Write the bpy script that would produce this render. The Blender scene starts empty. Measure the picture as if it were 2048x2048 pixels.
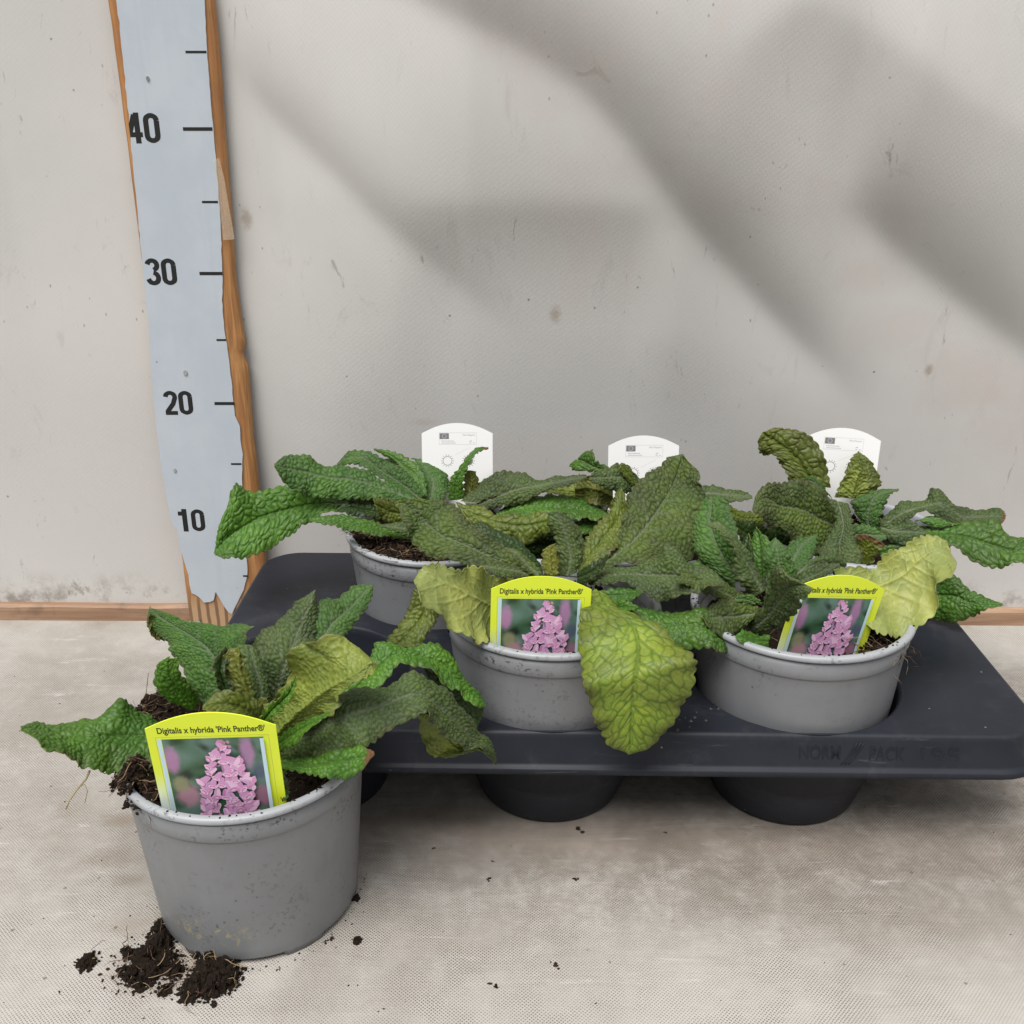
import bpy, bmesh, math, random
import numpy as np
from mathutils import Vector, Matrix, noise, geometry
R = math.radians
sc = bpy.context.scene
col = sc.collection

# ------------------------------------------------------------------ camera, sky, sun, exposure
CAM_H, PITCH, S = .414, R(21.5), 2048.0
cd = bpy.data.cameras.new('camera'); cam = bpy.data.objects.new('camera', cd); col.objects.link(cam)
cd.sensor_width = 36; cd.lens = 36; cd.clip_start = .01; cd.clip_end = 100
cam.location = (0, 0, CAM_H); cam.rotation_euler = (R(90) - PITCH, 0, 0)
sc.camera = cam

SUN_EL, SUN_AZ = 61, -33      # the light comes from above, in front of the wall, a little from the left
w = bpy.data.worlds.new('World'); sc.world = w; w.use_nodes = True
nt = w.node_tree; nt.nodes.clear()
sky = nt.nodes.new('ShaderNodeTexSky'); sky.sky_type = 'NISHITA'; sky.sun_disc = False
sky.sun_elevation = R(SUN_EL); sky.sun_rotation = R(180 + SUN_AZ); sky.dust_density = 4; sky.air_density = 1.2
hs = nt.nodes.new('ShaderNodeHueSaturation'); hs.inputs['Saturation'].default_value = .22   # grey overcast sky
bg = nt.nodes.new('ShaderNodeBackground'); bg.inputs[1].default_value = .062
wo = nt.nodes.new('ShaderNodeOutputWorld')
nt.links.new(sky.outputs[0], hs.inputs['Color']); nt.links.new(hs.outputs[0], bg.inputs[0]); nt.links.new(bg.outputs[0], wo.inputs[0])
ld = bpy.data.lights.new('sun', 'SUN'); ld.energy = 3.3; ld.angle = R(36); ld.color = (1, .975, .945)
sun = bpy.data.objects.new('sun', ld); col.objects.link(sun)
_sd = Vector((math.cos(R(SUN_EL)) * math.sin(R(SUN_AZ)), -math.cos(R(SUN_EL)) * math.cos(R(SUN_AZ)), math.sin(R(SUN_EL))))
sun.rotation_euler = _sd.to_track_quat('Z', 'Y').to_euler(); sun.location = _sd * 3
vs = sc.view_settings; vs.view_transform = 'Standard'; vs.look = 'None'; vs.gamma = 1; vs.use_curve_mapping = False
vs.exposure = .26

# ------------------------------------------------------------------ helpers
_c, _s = math.cos(PITCH), math.sin(PITCH)
def ray(px, py):
    x = (px - S/2)/S; y = (py - S/2)/S
    return np.array([x, _c - y*_s, -_s - y*_c])
def at_y(px, py, Y):                     # point of the photograph at a known distance Y from the camera's foot
    d = ray(px, py); return np.array([0, 0, CAM_H]) + d*(Y/d[1])
def at_z(px, py, Z):
    d = ray(px, py); return np.array([0, 0, CAM_H]) + d*((Z - CAM_H)/d[2])

def tag(o, label=None, cat=None, group=None, kind=None):
    if label: o['label'] = label
    if cat: o['category'] = cat
    if group: o['group'] = group
    if kind: o['kind'] = kind
    return o
def empty(name, loc, rz=0):
    o = bpy.data.objects.new(name, None); col.objects.link(o); o.location = loc; o.rotation_euler = (0, 0, rz)
    o.empty_display_size = .02
    return o
class MB:
    def __init__(s): s.v = []; s.f = []; s.m = []; s.sm = []
    def add(s, vs_, fs, mi=0, smooth=True):
        n = len(s.v); s.v += [tuple(p) for p in vs_]
        for f in fs: s.f.append(tuple(i + n for i in f)); s.m.append(mi); s.sm.append(smooth)
    def box(s, x0, x1, y0, y1, z0, z1, mi=0):
        s.add([(x0,y0,z0),(x1,y0,z0),(x1,y1,z0),(x0,y1,z0),(x0,y0,z1),(x1,y0,z1),(x1,y1,z1),(x0,y1,z1)],
              [(0,3,2,1),(4,5,6,7),(0,1,5,4),(1,2,6,5),(2,3,7,6),(3,0,4,7)], mi, False)
    def prism(s, pts, y0, y1, mi=0):     # outline in xz, front y0, back y1
        n = len(pts)
        s.add([(x, y0, z) for x, z in pts] + [(x, y1, z) for x, z in pts],
              [tuple(range(n)), tuple(range(2*n-1, n-1, -1))] + [(i, n+i, n+(i+1) % n, (i+1) % n) for i in range(n)], mi, False)
    def tube(s, pts, r0, r1=None, n=5, mi=0):
        r1 = r0 if r1 is None else r1
        P = [Vector(p) for p in pts]; k = len(P); vs_ = []
        for i, p in enumerate(P):
            t = (P[min(i+1, k-1)] - P[max(i-1, 0)]).normalized()
            a = t.orthogonal().normalized(); b = t.cross(a); r = r0 + (r1-r0)*i/(k-1)
            for j in range(n):
                q = 2*math.pi*j/n; vs_.append(p + (a*math.cos(q) + b*math.sin(q))*r)
        fs = [(i*n+j, i*n+(j+1) % n, (i+1)*n+(j+1) % n, (i+1)*n+j) for i in range(k-1) for j in range(n)]
        fs += [tuple(range(n-1, -1, -1)), tuple(range((k-1)*n, k*n))]
        s.add(vs_, fs, mi)
    def chunk(s, c, r, rng, mi=0, flat=1.0):    # small irregular crumb
        ph = (1+5**.5)/2
        ico = [(-1,ph,0),(1,ph,0),(-1,-ph,0),(1,-ph,0),(0,-1,ph),(0,1,ph),(0,-1,-ph),(0,1,-ph),(ph,0,-1),(ph,0,1),(-ph,0,-1),(-ph,0,1)]
        fc = [(0,11,5),(0,5,1),(0,1,7),(0,7,10),(0,10,11),(1,5,9),(5,11,4),(11,10,2),(10,7,6),(7,1,8),(3,9,4),(3,4,2),(3,2,6),(3,6,8),(3,8,9),(4,9,5),(2,4,11),(6,2,10),(8,6,7),(9,8,1)]
        e = [rng.uniform(.5, 1.3) for _ in range(3)]; m = Matrix.Rotation(rng.uniform(0, 6.3), 3, (rng.random(), rng.random(), rng.random()+.1))
        vs_ = []
        for p in ico:
            q = m @ (Vector(p)/1.9 * rng.uniform(.6, 1.25)); vs_.append((c[0]+q.x*r*e[0], c[1]+q.y*r*e[1], c[2]+q.z*r*e[2]*flat))
        s.add(vs_, fc, mi, False)
    def build(s, name, mats, parent=None, off=None):
        me = bpy.data.meshes.new(name)
        v = s.v if off is None else [(a-off[0], b-off[1], c-off[2]) for a, b, c in s.v]
        me.from_pydata(v, [], s.f)
        for m in (mats if isinstance(mats, (list, tuple)) else [mats]): me.materials.append(m)
        me.polygons.foreach_set('material_index', s.m); me.polygons.foreach_set('use_smooth', s.sm); me.update()
        o = bpy.data.objects.new(name, me); col.objects.link(o)
        if parent: o.parent = parent
        return o
def fbm(x, y, z=0, o=4): return noise.fractal(Vector((x, y, z)), 1.0, 2.0, o)

# ------------------------------------------------------------------ materials
class NT:
    def __init__(s, name):
        s.m = bpy.data.materials.new(name); s.m.use_nodes = True; s.t = s.m.node_tree; s.N = s.t.nodes
        s.bs = s.N['Principled BSDF']; s.out = s.N['Material Output']
    def n(s, typ, ins={}, **kw):
        o = s.N.new('ShaderNode' + typ)
        for k, v in kw.items(): setattr(o, k, v)
        for k, v in ins.items(): s.put(o.inputs[k], v)
        return o
    def put(s, sock, v):
        if isinstance(v, bpy.types.NodeSocket): s.t.links.new(v, sock)
        elif isinstance(v, bpy.types.Node): s.t.links.new(v.outputs[0], sock)
        else: sock.default_value = (*v, 1) if isinstance(v, tuple) and len(v) == 3 and sock.type == 'RGBA' else v
    def set(s, **kw):
        for k, v in kw.items(): s.put(s.bs.inputs[k.replace('_', ' ')], v)
    def math(s, op, a, b=0.0, c=None):
        o = s.N.new('ShaderNodeMath'); o.operation = op; s.put(o.inputs[0], a); s.put(o.inputs[1], b)
        if c is not None: s.put(o.inputs[2], c)
        return o.outputs[0]
    def mix(s, f, a, b, mode='MIX'):
        o = s.N.new('ShaderNodeMix'); o.data_type = 'RGBA'; o.blend_type = mode; o.clamp_factor = True
        s.put(o.inputs[0], f); s.put(o.inputs[6], a); s.put(o.inputs[7], b); return o.outputs[2]
    def ramp(s, f, a, b):
        o = s.N.new('ShaderNodeMapRange'); o.interpolation_type = 'SMOOTHSTEP'; s.put(o.inputs[0], f)
        o.inputs[1].default_value = a; o.inputs[2].default_value = b; return o.outputs[0]
    def noise(s, co, scale, detail=4, rough=.55, dist=0):
        return s.n('TexNoise', {'Vector': co, 'Scale': scale, 'Detail': detail, 'Roughness': rough, 'Distortion': dist}).outputs[0]
    def bump(s, h, strength, dist):
        b = s.n('Bump', {'Height': h, 'Strength': strength, 'Distance': dist}); s.put(s.bs.inputs['Normal'], b); return b
    def pos(s): return s.n('NewGeometry').outputs['Position']
    def obj(s): return s.n('TexCoord').outputs['Object']

def plain(name, c, rough=.5, **kw):
    m = NT(name); m.set(Base_Color=c, Roughness=rough, **kw); return m.m

def mat_floor():
    m = NT('beige mesh-textured floor sheet'); p = m.pos()
    rot = m.n('Mapping', {'Vector': p, 'Rotation': (0, 0, R(43)), 'Scale': (690, 690, 690)})
    vor = m.n('TexVoronoi', {'Vector': rot.outputs[0], 'Scale': 1, 'Randomness': .12}, voronoi_dimensions='2D').outputs[0]
    dot = m.math('SUBTRACT', 1, m.ramp(vor, .2, .36))
    wear = m.ramp(m.noise(p, 9, 5, .6), .36, .60)
    wear2 = m.ramp(m.noise(p, 45, 4, .6), .30, .60)
    dotf = m.math('MULTIPLY', dot, m.math('MULTIPLY', m.math('ADD', .40, m.math('MULTIPLY', .45, wear)), m.math('ADD', .4, m.math('MULTIPLY', .6, wear2))))
    st = m.ramp(m.noise(p, 5, 6, .62, .5), .40, .68)
    c = m.mix(st, (.465, .446, .412), (.360, .335, .300))
    c = m.mix(m.math('MULTIPLY', .55, m.ramp(m.noise(p, 60, 6, .75), .50, .75)), c, (.50, .49, .472))
    c = m.mix(m.math('MULTIPLY', .30, m.ramp(m.noise(p, 16, 7, .72, .5), .56, .72)), c, (.29, .225, .175))
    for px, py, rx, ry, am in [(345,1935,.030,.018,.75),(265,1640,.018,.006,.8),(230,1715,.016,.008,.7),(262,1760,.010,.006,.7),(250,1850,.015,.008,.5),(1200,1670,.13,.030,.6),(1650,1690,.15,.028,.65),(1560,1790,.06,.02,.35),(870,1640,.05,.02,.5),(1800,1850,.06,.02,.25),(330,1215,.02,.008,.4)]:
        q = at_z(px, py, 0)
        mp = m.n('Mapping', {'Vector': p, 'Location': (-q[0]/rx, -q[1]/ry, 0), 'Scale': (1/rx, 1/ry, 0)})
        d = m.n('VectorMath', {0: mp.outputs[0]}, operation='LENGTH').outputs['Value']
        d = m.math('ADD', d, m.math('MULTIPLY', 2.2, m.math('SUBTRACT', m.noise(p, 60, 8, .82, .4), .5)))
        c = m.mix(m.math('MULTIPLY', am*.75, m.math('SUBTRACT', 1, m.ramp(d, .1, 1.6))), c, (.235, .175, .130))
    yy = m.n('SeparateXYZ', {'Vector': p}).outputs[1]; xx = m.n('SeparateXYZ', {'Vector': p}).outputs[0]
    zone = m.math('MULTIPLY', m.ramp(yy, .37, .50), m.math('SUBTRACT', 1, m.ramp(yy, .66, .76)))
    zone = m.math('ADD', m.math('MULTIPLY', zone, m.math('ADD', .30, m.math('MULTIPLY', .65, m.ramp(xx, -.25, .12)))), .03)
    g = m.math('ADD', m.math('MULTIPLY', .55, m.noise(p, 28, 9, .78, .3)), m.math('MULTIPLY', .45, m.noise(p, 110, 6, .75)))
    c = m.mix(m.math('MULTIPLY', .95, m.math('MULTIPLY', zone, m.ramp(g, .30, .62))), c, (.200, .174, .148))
    c = m.mix(m.math('MULTIPLY', .55, m.ramp(m.noise(p, 75, 9, .82, .3), .60, .72)), c, (.50, .49, .47))
    # stretched scuffs
    sp = m.n('Mapping', {'Vector': p, 'Scale': (4, 26, 4), 'Rotation': (0, 0, R(-4))})
    c = m.mix(m.math('MULTIPLY', .5, m.ramp(m.noise(sp.outputs[0], 4, 6, .7, .4), .60, .72)), c, (.60, .59, .57))
    v2 = m.n('TexVoronoi', {'Vector': p, 'Scale': 62.0, 'Randomness': 1.0}); 
    sp2 = m.math('MULTIPLY', m.math('SUBTRACT', 1, m.ramp(v2.outputs[0], .045, .085)), m.ramp(m.noise(p, 6, 2), .46, .60))
    c = m.mix(m.math('MULTIPLY', .7, sp2), c, (.10, .075, .055))
    c = m.mix(dotf, c, (.085, .065, .05))
    m.set(Base_Color=c, Roughness=.55); m.put(m.bs.inputs['Specular IOR Level'], .25)
    m.bump(m.math('ADD', m.math('ADD', m.math('MULTIPLY', dot, -.5), m.noise(p, 30, 4)), m.math('MULTIPLY', 5.0, m.noise(sp.outputs[0], 1.6, 4, .55, .6))), .40, .0007)
    return m.m
def mat_tarp():
    m = NT('grey coated tarpaulin'); p = m.pos()
    a = m.n('Mapping', {'Vector': p, 'Rotation': (0, R(38), 0)})
    wv = m.n('TexWave', {'Vector': a.outputs[0], 'Scale': 130, 'Distortion': .6, 'Detail': 1}, bands_direction='X').outputs[1]
    b = m.n('Mapping', {'Vector': p, 'Rotation': (0, R(-52), 0)})
    wv2 = m.n('TexWave', {'Vector': b.outputs[0], 'Scale': 100, 'Distortion': .6, 'Detail': 1}, bands_direction='X').outputs[1]
    wv = m.math('ADD', wv, wv2)
    c = m.mix(m.ramp(m.noise(p, 3.2, 5, .6), .35, .68), (.545, .538, .522), (.605, .592, .572))
    c = m.mix(m.math('MULTIPLY', .45, m.ramp(m.noise(p, 6, 6, .6, .6), .54, .72)), c, (.56, .50, .475))      # rosy stains
    st = m.n('Mapping', {'Vector': p, 'Scale': (16, 16, 5)})
    c = m.mix(m.math('MULTIPLY', .3, m.ramp(m.noise(st.outputs[0], 2.2, 6, .7, 1.2), .60, .70)), c, (.40, .38, .36))
    # scratches and specks of dirt
    k = m.n('Mapping', {'Vector': p, 'Scale': (34, 34, 10), 'Rotation': (0, R(14), 0)})
    c = m.mix(m.math('MULTIPLY', .6, m.math('MULTIPLY', m.ramp(m.noise(k.outputs[0], 1.7, 5, .75, 1.5), .635, .70), m.ramp(m.noise(p, 8, 2), .44, .56))), c, (.24, .21, .18))
    v2 = m.n('TexVoronoi', {'Vector': p, 'Scale': 46.0})
    c = m.mix(m.math('MULTIPLY', .75, m.math('MULTIPLY', m.math('SUBTRACT', 1, m.ramp(v2.outputs[0], .025, .06)), m.ramp(m.noise(p, 5, 3), .54, .64))), c, (.13, .105, .08))
    v3 = m.n('TexVoronoi', {'Vector': m.n('Mapping', {'Vector': p, 'Scale': (1, 1, .55), 'Rotation': (0, R(25), 0)}).outputs[0], 'Scale': 110.0})
    c = m.mix(m.math('MULTIPLY', .6, m.math('MULTIPLY', m.math('SUBTRACT', 1, m.ramp(v3.outputs[0], .05, .10)), m.ramp(m.noise(p, 9, 3), .56, .64))), c, (.20, .17, .14))
    for px, py, rx, rz, am in [(1720,545,.030,.012,.5),(1800,660,.040,.018,.45),(1930,760,.040,.026,.5),(2010,850,.03,.025,.4),(1250,330,.035,.012,.35),(1180,480,.02,.05,.15),(1580,110,.05,.03,.25),(1800,240,.06,.05,.25),(1110,625,.004,.006,.8),(850,845,.012,.003,.8),(492,437,.004,.007,.9),(1850,735,.003,.004,.9),(560,120,.03,.05,.2)]:
        q = at_y(px, py, .785)
        mp = m.n('Mapping', {'Vector': p, 'Location': (-q[0]/rx, 0, -q[2]/rz), 'Scale': (1/rx, 0, 1/rz)})
        d = m.n('VectorMath', {0: mp.outputs[0]}, operation='LENGTH').outputs['Value']
        d = m.math('ADD', d, m.math('MULTIPLY', 2.0, m.math('SUBTRACT', m.noise(p, 40 if rx > .01 else 220, 6, .7, .6), .5)))
        c = m.mix(m.math('MULTIPLY', am*.6, m.math('SUBTRACT', 1, m.ramp(d, .1, 1.6))), c, (.50, .43, .395) if rx > .01 else (.26, .19, .12))
    # grime above the batten
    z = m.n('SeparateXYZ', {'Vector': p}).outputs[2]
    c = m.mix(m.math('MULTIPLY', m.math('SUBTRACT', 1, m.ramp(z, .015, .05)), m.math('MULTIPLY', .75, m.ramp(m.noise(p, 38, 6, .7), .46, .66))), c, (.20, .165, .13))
    c = m.mix(m.math('MULTIPLY', .02, wv), c, (.38, .37, .36))
    m.set(Base_Color=c, Roughness=.48); m.put(m.bs.inputs['Specular IOR Level'], .3)
    m.bump(m.math('ADD', wv, m.math('MULTIPLY', m.noise(p, 300, 3), 2.0)), .035, .0005)
    return m.m
def mat_wood(name, c1, c2, c3, axis, sc_=1.0, dirt=.3, foot=False):
    m = NT(name); p = m.obj()
    s3 = [26*sc_]*3; s3[axis] = 1.6*sc_
    mp = m.n('Mapping', {'Vector': p, 'Scale': tuple(s3)})
    g = m.noise(mp.outputs[0], 2.4, 6, .6, 1.4)
    s4 = [150*sc_]*3; s4[axis] = 5*sc_
    mp2 = m.n('Mapping', {'Vector': p, 'Scale': tuple(s4)})
    g2 = m.noise(mp2.outputs[0], 2, 3, .6)
    c = m.mix(m.ramp(g, .34, .64), c1, c2)
    c = m.mix(m.math('MULTIPLY', .55, m.ramp(g2, .45, .7)), c, c3)
    c = m.mix(m.math('MULTIPLY', dirt, m.ramp(m.noise(p, 30, 5, .7), .52, .7)), c, (.13, .085, .055))
    if foot:      # bare weathered foot of the board, with its saw grooves
        z = m.n('SeparateXYZ', {'Vector': p}).outputs[2]; gx = m.n('TexWave', {'Vector': p, 'Scale': 42, 'Distortion': 1.2, 'Detail': 2}, bands_direction='X').outputs[1]
        c = m.mix(m.math('SUBTRACT', 1, m.ramp(z, .018, .045)), c, m.mix(m.ramp(gx, .15, .45), (.20, .115, .06), (.46, .29, .165)))
    m.set(Base_Color=c, Roughness=.55); m.bump(g2, .3, .0006)
    return m.m
def mat_pot(name, c0, dirt):
    m = NT(name); p = m.obj(); z = m.n('SeparateXYZ', {'Vector': p}).outputs[2]
    inf = m.n('ObjectInfo').outputs['Random']
    q = m.n('VectorMath', {0: p}, operation='ADD'); q.inputs[1].default_value = (0, 0, 0)
    cmb = m.n('CombineXYZ', {'X': m.math('MULTIPLY', inf, 3.0), 'Y': m.math('MULTIPLY', inf, 7.0)})
    m.put(q.inputs[1], cmb); p2 = q.outputs[0]
    c = m.mix(m.ramp(m.noise(p2, 14, 4, .6), .35, .65), c0, tuple(x*.90 for x in c0))
    vs2 = m.n('Mapping', {'Vector': p2, 'Scale': (70, 70, 6)})
    c = m.mix(m.math('MULTIPLY', .16, m.ramp(m.noise(vs2.outputs[0], 1.4, 6, .65, .3), .45, .70)), c, tuple(x*1.22 for x in c0))
    c = m.mix(m.math('MULTIPLY', .30, m.ramp(m.noise(p2, 38, 7, .75, .6), .52, .70)), c, tuple(x*.62 for x in c0))
    n1 = m.noise(p2, 420, 3, .6); n2 = m.ramp(m.noise(p2, 30, 4, .65), .47, .66)
    top = m.ramp(z, .06, .095)
    k = m.math('MULTIPLY', m.ramp(n1, .55, .61), m.math('MULTIPLY', n2, m.math('ADD', .5, top)))
    c = m.mix(m.math('MULTIPLY', dirt, k), c, (.035, .025, .018))
    sp = m.n('TexVoronoi', {'Vector': p2, 'Scale': 150.0})
    c = m.mix(m.math('MULTIPLY', .6, m.math('MULTIPLY', m.math('SUBTRACT', 1, m.ramp(sp.outputs[0], .08, .15)), m.ramp(m.noise(p2, 40, 2), .53, .62))), c, (.06, .045, .035))
    c = m.mix(m.math('MULTIPLY', .3, m.ramp(m.noise(p2, 75, 6, .7, 1.5), .66, .74)), c, (.40, .36, .24))
    mp = m.n('Mapping', {'Vector': p, 'Location': (.012/.026, 0, -.021/.010), 'Scale': (1/.026, 0, 1/.010), 'Rotation': (0, 0, 0)})
    d = m.n('VectorMath', {0: mp.outputs[0]}, operation='LENGTH').outputs['Value']
    yf = m.math('LESS_THAN', m.n('SeparateXYZ', {'Vector': p}).outputs[1], 0)
    c = m.mix(m.math('MULTIPLY', .8, m.math('MULTIPLY', yf, m.math('MULTIPLY', m.math('SUBTRACT', 1, m.ramp(d, .5, 1.2)), m.ramp(m.noise(p, 170, 6, .75, 1.2), .53, .62)))), c, (.36, .32, .17))
    m.set(Base_Color=c, Roughness=.42); m.bump(m.noise(p, 90, 3), .12, .0006)
    return m.m
def mat_tray():
    m = NT('black tray plastic'); p = m.obj()
    c = m.mix(m.ramp(m.noise(p, 9, 5, .6), .4, .7), (.0125, .0148, .0215), (.0190, .0215, .0300))
    v = m.n('TexVoronoi', {'Vector': p, 'Scale': 55.0})
    c = m.mix(m.math('MULTIPLY', .5, m.math('SUBTRACT', 1, m.ramp(v.outputs[0], .02, .05))), c, (.35, .33, .3))
    c = m.mix(m.math('MULTIPLY', .5, m.ramp(m.noise(p, 30, 9, .78, .4), .50, .74)), c, (.055, .056, .060))
    sc2 = m.n('Mapping', {'Vector': p, 'Scale': (8, 90, 90), 'Rotation': (0, 0, R(33))})
    c = m.mix(m.math('MULTIPLY', .35, m.ramp(m.noise(sc2.outputs[0], 3, 5, .7, .5), .64, .70)), c, (.10, .10, .10))
    m.set(Base_Color=c, Roughness=m.math('ADD', .40, m.math('MULTIPLY', .16, m.noise(p, 16, 5, .65))))
    m.put(m.bs.inputs['Specular IOR Level'], .28); m.bump(m.noise(p, 220, 3), .08, .0004)
    return m.m
def mat_soil(name, a, b):
    m = NT(name); p = m.pos()
    m.set(Base_Color=m.mix(m.noise(p, 260, 4, .7), a, b), Roughness=.95); m.put(m.bs.inputs['Specular IOR Level'], .15)
    m.bump(m.noise(p, 700, 4, .7), .8, .001); return m.m
def mat_leaf(name, fuzzy, mode):
    """mode: 'own' = the leaf's own colour, 'under' = pale underside of a green leaf, 'over' = green upper face of a pale leaf"""
    m = NT(name); p = m.pos(); oi = m.n('ObjectInfo'); oc = oi.outputs['Color']; al = oi.outputs['Alpha']
    vein = m.n('Attribute', attribute_name='vein').outputs['Fac']; rib = m.n('Attribute', attribute_name='rib').outputs['Fac']
    ev = m.n('Attribute', attribute_name='across').outputs['Fac']; cell = m.n('Attribute', attribute_name='cell').outputs['Fac']
    base = oc
    if mode == 'under': base = m.mix(.6, oc, (.27, .30, .085))
    if mode == 'over': base = m.mix(.75, oc, (.07, .13, .03))
    big = m.noise(p, 34, 4, .6)
    base = m.mix(m.ramp(big, .38, .68), m.mix(1, base, (.82, .84, .86), 'MULTIPLY'), m.mix(1, base, (1.22, 1.14, 1.0), 'MULTIPLY'))
    base = m.mix(m.math('MULTIPLY', .35, cell), base, m.mix(1, base, (1.25, 1.2, 1.1), 'MULTIPLY'))
    if mode != 'under':
        pur = m.math('MULTIPLY', al, m.ramp(m.math('ADD', m.noise(p, 26, 5, .65), m.math('MULTIPLY', .22, m.math('POWER', ev, 2.5))), .42, .72))
        base = m.mix(pur, base, (.070, .066, .046) if fuzzy else (.085, .065, .03))
    if fuzzy:
        hair = m.noise(p, 1500, 2, .7)
        c = m.mix(m.math('MULTIPLY', .88, vein), base, m.mix(1, base, (.34, .38, .38), 'MULTIPLY'))
        c = m.mix(m.math('MULTIPLY', m.math('SUBTRACT', 1, vein), m.math('MULTIPLY', .20, m.ramp(hair, .48, .70))), c, (.21, .24, .17))
        c = m.mix(m.math('MULTIPLY', .62, rib), c, (.27, .30, .21))
    elif mode == 'under' or name.startswith('pale'):
        c = m.mix(m.math('MULTIPLY', .40, vein), base, m.mix(1, base, (1.35, 1.33, 1.5), 'MULTIPLY'))
        c = m.mix(m.math('MULTIPLY', .35, rib), c, m.mix(1, base, (1.5, 1.45, 1.7), 'MULTIPLY'))
    else:
        c = m.mix(m.math('MULTIPLY', .85, vein), base, m.mix(1, base, (.34, .48, .38), 'MULTIPLY'))
        c = m.mix(m.math('MULTIPLY', .35, rib), c, m.mix(.4, base, (.20, .24, .10)))
    edge = m.math('MULTIPLY', m.ramp(ev, .86, 1.0), m.math('MULTIPLY', .45, m.ramp(m.noise(p, 60, 3), .42, .62)))
    c = m.mix(edge, c, (.11, .075, .035))
    br = m.n('Attribute', attribute_name='brown').outputs['Fac']
    c = m.mix(br, c, (.16, .085, .04))
    m.set(Base_Color=c, Roughness=.52 if fuzzy else .42); m.put(m.bs.inputs['Specular IOR Level'], .24 if fuzzy else .34)
    if fuzzy: m.set(Sheen_Weight=.05, Sheen_Roughness=.45, Sheen_Tint=(.85, .88, .80))
    m.bump(m.math('ADD', m.noise(p, 900, 2), m.math('MULTIPLY', vein, -1.0 if not name.startswith('pale') else .8)), .35, .0004)
    tr = m.n('BsdfTranslucent', {'Color': m.mix(1, c, (1.5, 1.6, .7), 'MULTIPLY')})
    mx = m.n('MixShader', {0: .22, 1: m.bs.outputs[0], 2: tr.outputs[0]})
    m.t.links.new(mx.outputs[0], m.out.inputs[0])
    return m.m

M = {}
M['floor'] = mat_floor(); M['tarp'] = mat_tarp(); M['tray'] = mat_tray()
M['pot'] = mat_pot('grey pot plastic', (.205, .212, .222), .75); M['rim'] = mat_pot('grey pot rim plastic', (.36, .378, .40), .45)
M['soil'] = mat_soil('dark peat', (.006, .0045, .0035), (.028, .018, .012)); M['soil2'] = mat_soil('brown peat', (.018, .011, .008), (.06, .034, .021))
M['fibre'] = plain('pale root fibre', (.30, .22, .12), .8); M['fibre2'] = plain('brown root fibre', (.10, .055, .032), .85)
M['wood'] = mat_wood('orange pine', (.50, .255, .095), (.36, .16, .055), (.22, .095, .04), 2, 2.6, .15, True)
M['endwood'] = mat_wood('weathered pine', (.40, .24, .13), (.33, .18, .09), (.17, .09, .05), 2, 1.5, .2)
M['batten'] = mat_wood('worn batten wood', (.42, .27, .175), (.30, .175, .105), (.20, .12, .08), 0, 1.2, .5)
M['black'] = plain('black ink', (.006, .007, .007), .6)
M['up_fuzzy'] = mat_leaf('hairy leaf face', True, 'own'); M['up'] = mat_leaf('leaf face', False, 'own')
M['low_auto'] = mat_leaf('leaf underside', False, 'under'); M['low'] = mat_leaf('pale leaf underside', False, 'own'); M['up_auto'] = mat_leaf('leaf face of a pale leaf', False, 'over')
def mat_paper():
    m = NT('pale blue laminated paper'); p = m.obj()
    c = m.mix(m.ramp(m.noise(p, 20, 5, .6), .35, .7), (.46, .515, .575), (.51, .56, .61))
    k = m.n('Mapping', {'Vector': p, 'Scale': (60, 60, 4)})
    c = m.mix(m.math('MULTIPLY', .25, m.ramp(m.noise(k.outputs[0], 1.3, 4, .6), .5, .7)), c, (.40, .46, .54))
    v = m.n('TexVoronoi', {'Vector': p, 'Scale': 70.0})
    c = m.mix(m.math('MULTIPLY', .7, m.math('MULTIPLY', m.math('SUBTRACT', 1, m.ramp(v.outputs[0], .03, .07)), m.ramp(m.noise(p, 16, 2), .5, .6))), c, (.12, .12, .12))
    m.set(Base_Color=c, Roughness=.28); m.bump(m.noise(k.outputs[0], 1.0, 4), .25, .001)
    return m.m
M['paper'] = mat_paper()
def mat_tape():
    m = NT('clear yellowed tape'); m.set(Base_Color=(.75, .66, .52), Roughness=.12, Alpha=.2)
    m.bump(m.noise(m.obj(), 90, 4), .8, .001); return m.m
M['tape'] = mat_tape(); M['nail'] = plain('dull nail metal', (.55, .55, .55), .3, Metallic=.9)

# ------------------------------------------------------------------ ground and wall
mb = MB(); mb.add([(-6, -4, 0), (6, -4, 0), (6, 1.5, 0), (-6, 1.5, 0)], [(0, 1, 2, 3)], 0, False)
tag(mb.build('floor', M['floor']), 'beige grey sheet floor with a fine dotted mesh texture', None, None, 'structure')

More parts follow.
